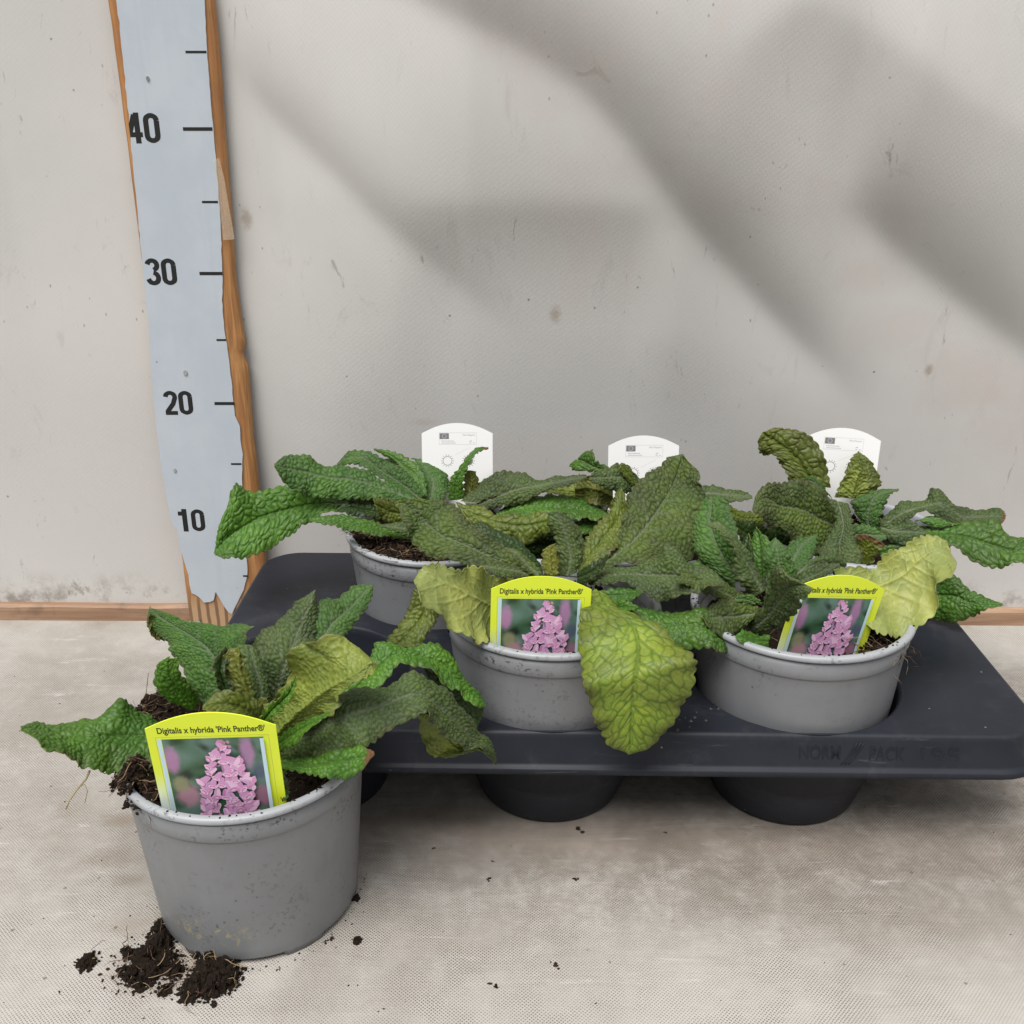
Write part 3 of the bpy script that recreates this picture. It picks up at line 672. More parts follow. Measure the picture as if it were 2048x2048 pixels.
    latw = np.clip(1.1 - av[None, :]*.75, 0.1, 1)
    P2 = np.stack([(s[:, None] - .35*np.abs(W)).ravel(), W.ravel() + 3], -1)
    warp = .0012*np.stack([np.sin(P2[:, 1]*700 + ph[3]) + np.sin(P2[:, 0]*430), np.sin(P2[:, 0]*800 + ph[0]) + np.sin(P2[:, 1]*510 + 2)], -1)
    e1, rid = cells(P2 + warp*.6, cell, seed); e2, _ = cells(P2 + warp*.4, cell*.47, seed+500)
    e1 = e1.reshape(nu, nv); e2 = e2.reshape(nu, nv); rid = rid.reshape(nu, nv)
    q1 = e1*cell*.5; q2 = e2*cell*.235; dome = 1 - np.exp(-(q1/(.00055*(cell/.0035)**.5))**1.4); dome2 = 1 - np.exp(-(q2/.0004)**1.3)
    fz_ = KINDS[kind][2]; amp_ = .27 if kind in 'YP' else 1.0
    latv = np.exp(-(lat/.0006)**2)*latw; mid = np.exp(-(np.abs(W)/.0009)**2)
    taper = np.clip(np.minimum(Wd, .010)/.010, .12, 1)*np.clip(1.15-av[None, :]**8, .3, 1)
    disp = taper*amp_*((.00095 if fz_ else .00090)*dome + .00025*dome2)*(.8 + .4*rid) - (.0003 if fz_ else .0006)*latv*taper - .0008*mid*taper
    P = P + N*disp[..., None]
    thick = .00035
    bot = P - N*thick
    vw = (.00040 if fz_ else .00034)*(cell/.0035)**.5
    latn = np.exp(-(lat/.00042)**2)*latw; midn = np.exp(-(np.abs(W)/.0006)**2)
    vein = np.clip(np.maximum(np.exp(-(q1/vw)**2), np.maximum(.4*np.exp(-(q2/.00018)**2), np.maximum(latn, midn))), 0, 1)
    rib = np.clip(np.maximum(mid*(1 - .6*s/Ln)[:, None]*1.0, .55*latv*np.exp(-(av/.5)**2)[None, :]), 0, 1)
    br = np.zeros((nu, nv))
    if brown: br = np.clip((s[:, None]/Ln - (1-brown))/.05 + .5*np.sin(W*900)*.4, 0, 1)*np.ones((1, nv))
    n_ = nu*nv
    allv = np.concatenate([P.reshape(-1, 3), bot.reshape(-1, 3)]) - np.array(parent.location)
    ii, jj = np.meshgrid(np.arange(nu-1), np.arange(nv-1), indexing='ij'); q0 = (ii*nv+jj).ravel()
    quad = np.stack([q0, q0+nv, q0+nv+1, q0+1], -1)
    topq = quad if sgn > 0 else quad[:, ::-1]; botq = (quad[:, ::-1] if sgn > 0 else quad) + n_
    per = np.r_[np.arange(nv), np.arange(1, nu)*nv+nv-1, (nu-1)*nv+np.arange(nv-2, -1, -1), np.arange(nu-2, 0, -1)*nv]
    pn = np.roll(per, -1); rimq = np.stack([per, pn, pn+n_, per+n_], -1); rimq = rimq if sgn > 0 else rimq[:, ::-1]
    fc = np.concatenate([topq, botq, rimq]); mi = np.r_[np.zeros(len(topq)), np.ones(len(botq)), np.ones(len(rimq))].astype(np.int32)
    me = bpy.data.meshes.new('leaf'); me.vertices.add(len(allv)); me.vertices.foreach_set('co', allv.astype(np.float32).ravel())
    me.loops.add(fc.size); me.loops.foreach_set('vertex_index', fc.astype(np.int32).ravel()); me.polygons.add(len(fc))
    me.polygons.foreach_set('loop_start', np.arange(0, fc.size, 4, dtype=np.int32)); me.polygons.foreach_set('loop_total', np.full(len(fc), 4, np.int32))
    me.polygons.foreach_set('material_index', mi); me.polygons.foreach_set('use_smooth', np.ones(len(fc), bool)); me.update(calc_edges=True)
    for nm, arr in (('vein', vein), ('rib', rib), ('across', np.broadcast_to(av[None, :], (nu, nv))), ('cell', rid), ('brown', br)):
        at = me.attributes.new(nm, 'FLOAT', 'POINT'); at.data.foreach_set('value', np.tile(np.ascontiguousarray(arr).ravel(), 2).astype(np.float32))
    c, pur, fz = KINDS[kind]
    if vis == 'U': me.materials.append(M['up_fuzzy'] if fz else M['up']); me.materials.append(M['low_auto'])
    else: me.materials.append(M['up_auto']); me.materials.append(M['low'])
    o = bpy.data.objects.new('leaf', me); col.objects.link(o); o.parent = parent
    j = 1 + .12*(rs.rand()-.5); o.color = (c[0]*j, c[1]*j, c[2]*j, pur)
    if label: o['label'] = label
    return o

# ------------------------------------------------------------------ the six potted foxgloves
G6 = 'potted foxgloves'
PZ = .0310                                     # pots in the tray stand on the raised bottoms of the cups
def tp_(i, z=PZ): x, y = tray_w(HOLES[i]); return (x, y, z)
def potted(loc, rz, seed, label, soil):
    r = empty('potted_foxglove', loc); tag(r, label, 'potted plant', G6)
    if loc[2] > 0: r.scale = (1.035, 1.035, 1.0)
    make_pot(r, R(rz), seed); make_soil(r, seed, **soil)
    return r
pS = potted((-.1425, .4632, 0), 8, 1, 'potted foxglove standing alone on the floor in front of the black tray',
            dict(zc=.088, heaps=[(155, .058, .026, .018), (216, .058, .021, .014), (185, .056, .014, .014), (125, .050, .012, .014)], nfib=110, ncr=520))
pFM = potted(tp_(1), 40, 2, 'potted foxglove with one big yellow-green leaf drooping over the tray front',
             dict(zc=.079, heaps=[(190, .050, .008, .012), (60, .04, .006, .02)], nfib=60))
pFR = potted(tp_(2), 70, 3, 'potted foxglove at the tray front, a pale round leaf right of its yellow label',
             dict(zc=.080, heaps=[(350, .052, .008, .010), (320, .052, .007, .010), (100, .03, .006, .02)], nfib=80))
pBL = potted(tp_(3), 20, 4, 'potted foxglove at the back of the tray next to the measuring board',
             dict(zc=.092, heaps=[(225, .048, .006, .02), (260, .045, .005, .02), (190, .055, .006, .012)], nfib=110))
pBM = potted(tp_(4), 55, 5, 'potted foxglove mostly hidden in the middle of the back row',
             dict(zc=.090, heaps=[(270, .04, .005, .02)], nfib=50))
pBR = potted(tp_(5), 10, 6, 'potted foxglove at the back right of the tray, its upright leaf before a white label',
             dict(zc=.090, heaps=[(80, .045, .008, .015)], nfib=70))

SHIFT |= {pFM.name, pFR.name}
# each leaf: outline stations (edge, midrib, edge) from stalk to tip
def L(*a): return [a[i] for i in range(len(a))]
# --- standalone plant
leaf(pS, 'A', 'G', (.455, .445, .435, .425), .016, -.016, [(800,588,800,600,800,618),(590,557,600,606,590,712),(500,495,490,606,470,734),(450,478,420,606,400,738),(370,535,350,606,335,725),(240,570,230,606,250,688),(140,568,145,598,160,640),(78,582)])
leaf(pS, 'A', 'E', (.468, .49, .515, .535), .006, -.004, [(860,560,890,570,920,560),(770,495,850,430,880,330),(690,350,800,295,945,200),(628,245,720,228,870,203),(590,225,640,180,720,183),(562,175,590,145,640,152),(566,122)])
leaf(pS, 'A', 'W', (.525, .52), 0, 0, [(640,190,640,205,636,235),(595,165,600,200,615,245),(565,150,570,190,590,240),(560,185,565,205,572,228)], 'L', ruffle=.3)
leaf(pS, 'A', 'N', (.462, .452, .448), .006, -.004, [(720,505,740,500,750,470),(640,470,690,440,722,420),(583,395,645,385,682,378),(600,338,640,335,670,320),(640,312)], ruffle=.6)
leaf(pS, 'A', 'B', (.470, .475, .495, .505), .004, .004, [(990,560,1010,560,1040,560),(960,420,1045,430,1110,420),(955,265,1085,310,1185,290),(1040,180,1130,195,1192,210),(1120,105,1165,110,1198,130),(1190,60)])
leaf(pS, 'A', 'E', (.480, .495, .52, .53), .004, 0, [(1100,430,1130,430,1150,430),(1165,270,1200,270,1255,275),(1195,120,1260,175,1320,205),(1280,84,1330,115,1382,120),(1345,44,1380,58,1402,78),(1408,40)])
leaf(pS, 'A', 'W', (.452, .455, .462), .002, .002, [(900,510,960,520,1010,500),(850,420,925,420,1000,420),(822,350,900,345,968,335),(870,278,905,270,945,285)], 'L', ruffle=1.6)
leaf(pS, 'A', 'K', (.455, .456, .464), -.003, -.002, [(850,470,880,480,905,500),(815,400,845,410,880,430),(810,330,830,340,850,360),(850,270,860,285,880,300)], ruffle=1.2)
leaf(pS, 'A', 'B', (.455, .455, .462), -.002, .002, [(960,500,985,490,1010,470),(950,420,980,410,1010,400),(925,330,955,330,985,330),(900,264,940,262,975,285)], ruffle=1.2)
leaf(pS, 'A', 'U', (.445, .43, .42, .425), .012, -.004, [(940,620,1010,640,1060,645),(960,520,1080,560,1160,570),(1075,430,1180,470,1268,505),(1110,290,1260,415,1290,440),(1185,262,1340,375,1345,405),(1320,240,1400,330,1400,375),(1422,345)], 'L', ruffle=1.8)
leaf(pS, 'A', 'O', (.44, .43, .425), .004, -.006, [(1010,560,1000,590,980,610),(970,475,950,520,920,565),(880,440,870,490,850,530),(800,455,800,490,790,520),(764,500)], ruffle=2.2)
leaf(pS, 'A', 'N', (.428, .42, .416), -.002, -.004, [(960,560,970,580,985,600),(1030,480,1035,500,1045,520),(1090,425,1095,440,1105,460),(1118,380)], ruffle=2.0)
leaf(pS, 'A', 'B', (.445, .432, .44, .455, .47), .012, -.010, [(1040,620,1050,660,1060,690),(1150,560,1170,600,1180,690),(1290,445,1320,530,1370,645),(1440,425,1450,490,1460,590),(1565,372,1570,450,1590,520),(1700,455,1680,515,1640,570),(1795,580,1775,610,1740,645),(1845,640,1845,655,1825,665),(1868,712)])
leaf(pS, 'A', 'U', (.452, .462, .47), -.004, .004, [(1580,480,1590,505,1640,545),(1585,530,1670,590,1720,600),(1600,625,1690,630,1770,620),(1650,684,1730,660,1800,640),(1780,655,1820,655,1840,645),(1866,706)], 'L', ruffle=1.4)
leaf(pS, 'A', 'N', (.475, .49, .495, .495), .008, -.010, [(1250,470,1270,480,1290,490),(1390,320,1400,380,1420,430),(1425,262,1480,305,1490,350),(1560,276,1580,310,1590,343),(1652,258,1660,330,1685,410),(1740,372,1745,415,1755,458),(1795,440,1795,455,1800,500),(1832,490)])
leaf(pS, 'A', 'K', (.50, .50), 0, .006, [(1600,350,1620,390,1640,420),(1700,400,1700,460,1690,520),(1770,455,1765,520,1750,590),(1826,500,1812,550,1790,610)], 'U', ruffle=1)
leaf(pS, 'A', 'N', (.43, .418, .412), .006, -.004, [(1040,690,1045,710,1050,730),(1150,690,1160,720,1150,747),(1260,662,1270,705,1250,765),(1350,645,1350,690,1335,758),(1412,672)], brown=.12)
leaf(pS, 'A', 'N', (.43, .418, .415), .004, -.003, [(1040,620,1045,640,1050,672),(1130,558,1140,580,1110,635),(1200,532,1205,545,1190,565),(1242,520)])
leaf(pS, 'A', 'K', (.425, .418, .415), .0, 0, [(1050,735,1060,735,1075,740),(1048,790,1065,790,1086,790),(1050,835,1065,840,1088,835),(1066,850)])
# --- back left plant
leaf(pBL, 'B', 'N', (.695, .685, .675, .66, .65), .010, -.012, [(900,500,910,530,920,550),(700,465,710,495,720,520),(560,410,560,490,560,575),(430,388,420,520,450,645),(260,432,290,560,340,720),(150,392,180,620,230,768),(118,480,90,690,130,783),(42,762)], cell=.0052)
leaf(pBL, 'B', 'E', (.690, .685, .675, .665), .010, -.008, [(1090,450,1110,470,1100,485),(950,370,950,410,950,465),(800,290,800,360,780,460),(640,283,640,340,620,452),(510,222,500,305,500,425),(425,225,420,290,410,355),(358,275)], cell=.0048)
leaf(pBL, 'B', 'E', (.700, .71, .72), .004, -.004, [(1160,440,1140,465,1110,470),(1050,310,1020,370,980,390),(950,258,910,300,870,310),(850,200,820,235,790,270),(760,205,740,240,735,278),(692,275)])
leaf(pBL, 'B', 'G', (.702, .72, .735), .002, 0, [(1170,450,1150,460,1130,460),(1160,340,1130,350,1090,370),(1095,258,1060,290,1030,290),(990,205,970,220,985,250),(888,192)])
leaf(pBL, 'B', 'E', (.705, .725, .735), .004, -.004, [(1130,460,1100,470,1060,470),(1100,370,1060,370,1000,360),(1050,270,1000,280,940,290),(960,245,930,255,900,270)])
leaf(pBL, 'B', 'E', (.707, .725, .735), .002, 0, [(1150,475,1190,478,1250,480),(1150,340,1200,360,1285,400),(1110,262,1150,285,1262,330),(1090,245,1120,245,1180,280)])
leaf(pBL, 'B', 'G', (.700, .702, .71), .002, -.002, [(1290,470,1320,470,1370,460),(1292,360,1330,360,1370,350),(1350,285,1370,290,1395,280),(1390,222,1405,225,1425,228),(1440,182,1450,188,1455,202),(1500,184)], brown=.10)
leaf(pBL, 'B', 'W', (.702, .705), .0, 0, [(1370,450,1390,450,1410,440),(1370,380,1410,390,1450,395),(1365,312,1400,306,1430,312)], 'L')
leaf(pBL, 'C', 'B', (.690, .690, .685), .010, -.004, [(270,305,290,310,300,330),(370,215,390,310,400,352),(500,135,500,265,500,335),(610,140,610,225,610,317),(720,180,730,210,740,247),(850,160,860,182,870,216),(990,158)])
leaf(pBL, 'C', 'E', (.705, .715, .72), .004, 0, [(300,290,320,300,340,300),(370,200,400,230,430,240),(440,155,460,170,480,180),(500,150)])
leaf(pBL, 'C', 'G', (.684, .684, .684), .012, -.012, [(470,380,475,390,480,400),(560,325,560,370,560,395),(650,287,650,345,650,388),(800,273,820,345,830,392),(960,288,970,360,970,408),(1060,345,1060,378,1050,406),(1108,385)])
leaf(pBL, 'B', 'G', (.665, .655, .65), .006, -.006, [(1120,640,1120,660,1110,690),(960,608,960,638,960,667),(800,564,800,600,780,637),(660,548,670,575,660,606),(553,573)])
leaf(pBL, 'B', 'K', (.682, .678, .672), .004, -.004, [(1000,470,1000,530,990,600),(860,488,870,530,870,562),(760,470,760,510,760,548),(690,522)])
leaf(pBL, 'B', 'E', (.690, .685, .68), .004, -.004, [(960,450,970,480,980,500),(850,440,850,465,840,490),(740,445,740,470,740,490),(680,480)])
leaf(pBL, 'B', 'O', (.672, .668, .66), .002, -.002, [(1090,480,1100,540,1090,612),(980,468,1000,535,1000,602),(930,455,940,515,945,575),(885,465,895,490,905,520)])
leaf(pBL, 'B', 'B', (.655, .652, .648), .004, -.003, [(1120,640,1115,665,1110,692),(1070,597,1060,625,1050,660),(990,592,985,612,980,632),(925,606)])
leaf(pBL, 'C', 'O', (.66, .648, .64), .006, -.002, [(240,310,250,330,260,360),(350,332,350,380,340,470),(480,378,480,425,460,485),(620,382,620,445,620,560),(740,372,735,425,725,505),(830,380,822,400,805,468)], ruffle=2.4, cell=.0048)
# --- front middle plant
leaf(pFM, 'B', 'D', (.585, .595, .61, .615), .006, -.008, [(1750,825,1740,860,1700,880),(1620,735,1560,800,1500,850),(1480,650,1400,720,1330,800),(1385,575,1260,660,1190,770),(1330,500,1180,590,1112,690),(1220,480,1120,530,1070,590),(1120,463,1060,490,1042,510)], cell=.0046)
leaf(pFM, 'B', 'Y', (.614, .618), .0, 0, [(1210,520,1200,500,1195,478),(1130,500,1130,480,1130,464),(1050,505,1045,490,1042,478)])
leaf(pFM, 'C', 'B', (.583, .590, .595), .002, .002, [(850,745,900,755,950,730),(842,620,920,640,986,620),(828,520,900,520,968,520),(795,440,870,430,930,425),(800,375,840,362,885,372)])
leaf(pFM, 'C', 'W', (.575, .58), .0, 0, [(770,740,810,745,850,740),(755,640,800,650,850,650),(768,590,800,568,832,556)], 'L')
leaf(pFM, 'C', 'D', (.575, .582), .003, -.003, [(760,735,740,745,720,755),(680,640,660,670,640,700),(610,590,600,610,590,640),(568,592)])
leaf(pFM, 'C', 'D', (.578, .570, .57), .004, -.004, [(760,750,740,760,730,780),(640,700,620,720,620,760),(500,670,490,700,500,740),(400,690)])
leaf(pFM, 'C', 'O', (.585, .60, .625, .635), .004, -.006, [(950,700,970,720,1000,740),(985,580,1040,620,1115,640),(1070,450,1130,500,1208,560),(1160,345,1200,390,1240,430),(1188,262,1215,262,1240,280),(1215,240)])
leaf(pFM, 'C', 'D', (.585, .60, .63, .65, .655), .004, -.012, [(1060,700,1080,710,1110,715),(1180,600,1230,590,1290,655),(1218,450,1320,500,1480,682),(1245,310,1410,380,1640,600),(1330,185,1480,270,1682,400),(1440,105,1530,170,1672,220),(1500,52,1565,60,1640,125),(1572,36)], cell=.005, ruffle=1.4)
leaf(pFM, 'C', 'B', (.575, .565, .555, .545), .010, -.010, [(1010,720,1010,760,1030,800),(1160,713,1150,750,1150,787),(1300,685,1300,740,1290,805),(1395,635,1400,740,1400,882),(1480,568,1510,740,1510,872),(1600,672,1640,770,1640,837),(1730,722,1740,770,1750,805),(1805,790)])
leaf(pFM, 'C', 'Y', (.55, .527, .508, .493, .488, .486, .486), .004, .004, [(1060,820,1080,830,1110,840),(1000,910,1140,925,1250,965),(962,1040,1270,1030,1400,1015),(975,1200,1308,1170,1550,1150),(985,1340,1290,1300,1640,1240),(1040,1530,1275,1450,1600,1440),(1090,1670,1265,1600,1490,1620),(1160,1745,1260,1720,1400,1735),(1250,1788)], cell=.0062, ruffle=1.1, bulge=.07, label='broad yellow-green leaf hanging over the rim')
leaf(pFM, 'C', 'P', (.580, .578, .563, .544, .535, .530, .528, .528), .004, -.022, [(720,790,690,850,660,930),(600,760,590,900,560,1040),(500,748,500,930,485,1090),(378,682,380,880,400,1142),(262,702,260,815,285,1078),(150,662,150,765,155,970),(70,692,75,745,68,870),(26,775)], 'L', cell=.0055, ruffle=1.5, bulge=.05, label='pale yellow leaf showing its underside')
leaf(pFM, 'B', 'O', (.565, .553, .545), .004, -.004, [(1130,960,1200,1000,1260,1080),(1092,1085,1160,1125,1225,1160),(1040,1165,1100,1195,1182,1232),(990,1235,1040,1260,1140,1275),(982,1268)])
leaf(pFM, 'C', 'G', (.56, .555, .55), .004, -.004, [(1080,840,1090,860,1100,890),(1200,815,1200,860,1190,912),(1280,820,1280,850,1270,885),(1335,838)])
leaf(pFM, 'C', 'N', (.552, .545, .54), .003, -.003, [(1150,900,1160,920,1180,950),(1230,893,1230,930,1240,967),(1308,925)])
leaf(pFM, 'C', 'K', (.575, .57, .57), .003, -.003, [(960,730,960,760,960,800),(1000,700,1010,740,1020,790),(1080,650,1090,690,1100,720),(1140,620)])
leaf(pFM, 'C', 'K', (.60, .605, .61), .006, -.006, [(760,700,760,720,760,740),(640,560,640,600,640,640),(520,490,520,530,520,570),(400,440,400,480,400,510),(300,450)])
leaf(pFM, 'C', 'D', (.60, .62, .63), .006, -.004, [(1100,690,1080,680,1060,680),(1010,560,980,560,950,570),(960,470,930,480,900,490),(900,400)])
leaf(pFM, 'C', 'K', (.595, .60, .605), .004, -.004, [(1290,690,1300,700,1310,720),(1400,640,1400,680,1400,720),(1520,620,1520,660,1520,700),(1600,650)])
leaf(pBL, 'B', 'K', (.69, .70), .004, -.004, [(1330,560,1330,540,1330,520),(1450,540,1460,500,1470,470),(1600,480,1600,450,1600,420),(1720,420)])
# --- back middle plant
leaf(pBM, 'C', 'G', (.725, .73, .74), .0, 0, [(1160,108,1150,130,1140,150),(1085,60,1070,100,1050,132),(1060,3,1020,70,960,120),(1020,25,980,60,938,95)])
leaf(pBM, 'C', 'W', (.695, .692, .70), .004, -.004, [(1185,230,1185,280,1165,332),(1060,160,1080,230,1070,317),(985,152,965,230,958,292)], 'L')
leaf(pBM, 'C', 'O', (.71, .705), .004, -.004, [(1200,300,1190,330,1180,350),(1000,190,1000,250,990,290),(850,200,850,235,840,262),(720,235)], 'L')
leaf(pBM, 'C', 'B', (.69, .685, .68), .006, -.004, [(1340,180,1310,220,1290,252),(1240,83,1230,160,1230,252),(1150,105,1140,160,1130,217),(1060,140,1050,165,1062,188)])
leaf(pBM, 'C', 'O', (.688, .686), .004, -.002, [(1330,200,1310,200,1290,210),(1280,110,1260,120,1240,140),(1245,80,1230,90,1220,110)])
leaf(pBM, 'D', 'B', (.69, .685, .68), .006, -.003, [(140,420,150,450,170,480),(210,380,210,420,220,455),(300,395,300,425,295,462),(400,408,390,435,380,465),(450,440)])
leaf(pBM, 'C', 'K', (.69, .685), .006, -.004, [(1160,330,1150,370,1140,420),(1080,330,1080,370,1080,420),(980,330,980,360,980,400),(930,380)])
leaf(pBM, 'C', 'G', (.68, .67), .006, -.004, [(1180,470,1160,500,1150,530),(1080,420,1070,460,1060,500),(980,440,980,465,980,490),(920,480)])
leaf(pBM, 'C', 'E', (.695, .70, .705), .004, -.004, [(1250,340,1260,360,1270,380),(1350,250,1380,300,1400,340),(1450,180,1480,220,1500,260),(1540,170)])
leaf(pBM, 'C', 'G', (.685, .67), .006, -.006, [(1260,380,1260,400,1260,420),(1400,400,1400,450,1400,500),(1520,430,1520,480,1510,530),(1610,500)])
leaf(pBM, 'C', 'E', (.69, .675, .665), .006, -.006, [(1240,400,1230,420,1220,440),(1330,470,1310,510,1290,550),(1380,570)])
# --- front right plant
leaf(pFR, 'D', 'E', (.585, .60, .62, .635), .006, -.006, [(370,900,420,890,450,870),(210,775,330,765,420,720),(170,670,280,660,385,600),(182,560,260,560,362,515),(205,475,270,462,335,462),(270,445)], cell=.0045)
leaf(pFR, 'D', 'B', (.572, .578, .585), .003, -.003, [(545,940,530,950,490,970),(495,810,475,840,392,870),(440,710,410,735,378,720),(370,630,350,640,320,645),(300,575,290,592,285,615),(243,590)], bulge=.25)
leaf(pFR, 'D', 'N', (.60, .60, .605), .004, -.002, [(400,990,390,1000,330,1000),(385,910,330,910,265,950),(335,835,270,850,250,890),(215,785,180,800,175,840),(145,818)])
leaf(pFR, 'D', 'E', (.578, .585, .595), .002, 0, [(550,960,600,970,660,930),(550,850,620,850,702,840),(538,742,610,755,662,740),(568,688,600,680,630,690),(602,662)])
leaf(pFR, 'D', 'B', (.585, .592, .60), .004, -.004, [(700,880,690,870,690,900),(780,785,780,815,760,850),(870,750,870,800,860,850),(960,790,960,820,960,862)], bulge=.3)
leaf(pFR, 'D', 'B', (.558, .535, .515, .508), .004, -.004, [(450,1130,470,1150,500,1178),(540,1010,560,1070,610,1132),(575,900,630,970,712,1040),(605,825,690,900,728,985),(690,870,740,900,755,965),(788,922)], ruffle=1.4)
leaf(pFR, 'D', 'D', (.555, .545, .54), .006, -.006, [(510,1030,505,1060,480,1090),(400,998,395,1075,400,1165),(300,998,300,1080,325,1190),(235,1040,240,1085,260,1140),(218,1070)])
leaf(pFR, 'D', 'G', (.548, .538, .545, .552), .010, -.010, [(450,1150,420,1190,370,1262),(340,1150,330,1195,330,1270),(220,1040,220,1130,265,1242),(110,1050,110,1120,140,1240),(0,1060,0,1115,20,1205),(-90,1030,-90,1060,-60,1130),(-148,1036)])
leaf(pFR, 'D', 'N', (.535, .53, .53), .004, -.003, [(570,1180,565,1210,560,1242),(480,1168,480,1200,480,1237),(420,1150,415,1180,420,1215),(392,1180)])
leaf(pFR, 'D', 'P', (.562, .568, .570, .575), .006, -.024, [(900,830,950,950,1040,1100),(1010,810,1080,930,1130,1165),(1105,825,1180,900,1210,1192),(1165,735,1270,850,1310,1168),(1250,712,1340,780,1428,1045),(1310,665,1400,740,1442,920),(1395,640,1460,715,1522,840),(1490,680,1500,720,1532,780)], 'L', cell=.0062, ruffle=1.0, bulge=.05, label='pale yellow round leaf showing its underside')
leaf(pFR, 'D', 'K', (.59, .60), .004, -.004, [(480,900,500,920,520,940),(430,760,460,790,480,820),(420,690,450,700,480,720),(460,640)])
leaf(pFR, 'D', 'G', (.575, .585), .004, -.004, [(400,1000,390,960,380,930),(320,960,310,920,320,890),(280,940,270,915,290,880)])
leaf(pFR, 'D', 'E', (.56, .555), .003, -.003, [(530,1010,500,1010,470,1020),(470,960,440,985,420,1000),(400,970,388,985,395,1002)])
leaf(pFR, 'D', 'G', (.61, .62, .628), .004, -.004, [(560,960,540,940,520,920),(470,800,520,790,575,790),(465,700,515,690,570,690),(500,610)])
leaf(pFR, 'D', 'E', (.605, .625, .635), .004, -.004, [(600,900,640,900,680,900),(630,760,700,770,770,790),(680,690,740,700,800,730),(815,650)])
leaf(pFR, 'D', 'K', (.60, .60), .004, -.004, [(360,1000,370,970,380,940),(230,900,250,880,270,850),(150,870,170,850,190,830),(120,850)])
leaf(pBR, 'D', 'K', (.665, .652), .004, -.004, [(780,690,770,740,760,790),(620,630,600,690,590,750),(480,570,460,630,450,690),(370,560)])
leaf(pBR, 'D', 'E', (.668, .662), .004, -.004, [(970,590,970,640,970,690),(1090,590,1100,640,1100,710),(1190,650)])
leaf(pBR, 'D', 'G', (.665, .66, .655), .004, -.004, [(900,760,920,800,940,840),(1010,740,1040,790,1060,830),(1120,700,1150,740,1170,780),(1230,700)])
leaf(pBL, 'C', 'K', (.674, .67), .004, -.004, [(540,640,540,600,540,560),(700,650,700,560,700,470),(840,650,840,570,840,490),(950,600)])
leaf(pFR, 'D', 'D', (.565, .555, .545), .006, -.005, [(470,1000,440,1010,420,1020),(350,905,330,950,310,985),(230,860,220,900,220,950),(150,840,150,880,160,920),(80,880)])
leaf(pFR, 'D', 'B', (.585, .578, .572), .004, -.004, [(640,960,640,990,640,1010),(720,860,740,890,760,930),(830,800,840,840,850,880),(930,800)])
# --- back right plant
leaf(pBR, 'D', 'O', (.695, .70, .708, .712), .002, 0, [(690,365,800,380,885,390),(650,280,760,295,868,270),(600,218,690,205,800,135),(535,205,600,140,700,84),(518,140,540,95,600,72)], cell=.005, ruffle=1.3)
leaf(pBR, 'D', 'O', (.70, .71, .718), .0, .002, [(920,440,1000,450,1110,430),(960,360,1060,340,1152,350),(990,270,1060,270,1122,285),(1010,222,1045,215,1075,232),(1042,200)], brown=.08)
leaf(pBR, 'D', 'U', (.695, .697), .0, .002, [(922,445,1000,447,1082,440),(950,370,1020,365,1086,355),(998,296,1040,300,1080,318)], 'L')
leaf(pBR, 'D', 'E', (.685, .69, .70), .004, -.002, [(1100,640,1120,650,1150,650),(1020,520,1085,540,1152,540),(1010,460,1110,455,1180,470),(1130,410,1175,415,1200,430),(1248,402)])
leaf(pBR, 'D', 'D', (.675, .66, .645, .635), .006, -.008, [(960,560,950,600,930,640),(880,440,850,560,840,712),(760,353,740,500,740,692),(640,368,630,480,640,602),(560,370,555,440,560,562),(520,410,515,460,512,520),(490,505)], cell=.0046)
leaf(pBR, 'D', 'E', (.69, .68), .004, -.002, [(900,450,880,430,860,450),(800,330,780,350,760,380),(740,345,720,360,700,385)])
leaf(pBR, 'D', 'B', (.665, .645, .63), .002, -.002, [(880,448,930,460,985,490),(915,580,960,580,1008,580),(855,690,940,690,1032,690),(825,742,945,770,1052,760),(880,770,960,830,1040,820)], bulge=.2)
leaf(pBR, 'D', 'B', (.685, .68, .675, .67), .010, -.006, [(1160,560,1170,590,1180,622),(1250,480,1260,530,1260,592),(1390,452,1390,490,1395,518),(1425,402,1450,470,1480,562),(1570,500,1580,545,1590,592),(1700,508,1710,545,1710,584),(1780,515,1785,545,1775,584),(1799,545)], brown=.07)
leaf(pBR, 'D', 'G', (.68, .66, .645, .64), .010, -.010, [(1300,600,1300,630,1310,652),(1420,602,1430,635,1450,655),(1600,580,1590,650,1560,722),(1740,568,1720,690,1720,812),(1830,650,1830,720,1830,792),(1940,682,1940,730,1940,782),(2065,760)], cell=.005)
leaf(pBR, 'D', 'B', (.67, .66), .004, -.003, [(1150,555,1150,600,1160,642),(1230,590,1240,620,1230,682),(1310,568,1310,620,1300,682),(1388,630)])
leaf(pBR, 'D', 'O', (.648, .645), .0, 0, [(1060,830,1080,825,1110,805),(1038,730,1080,735,1132,745),(1032,640,1085,640,1168,690)], 'L', brown=.15)
leaf(pBR, 'D', 'O', (.68, .67), .006, -.003, [(565,520,555,550,545,590),(440,518,440,550,430,592),(350,470,345,500,370,572)])
leaf(pBR, 'D', 'K', (.67, .66), .004, -.003, [(745,635,740,660,730,682),(600,600,600,640,590,682),(465,605)], 'L')
leaf(pBR, 'D', 'K', (.645, .635), .006, -.004, [(860,720,840,770,810,820),(720,685,730,750,720,830),(655,735)])
leaf(pBR, 'D', 'N', (.675, .67), .004, -.002, [(1330,570,1350,560,1380,580),(1430,540,1440,560,1440,600),(1560,580)])
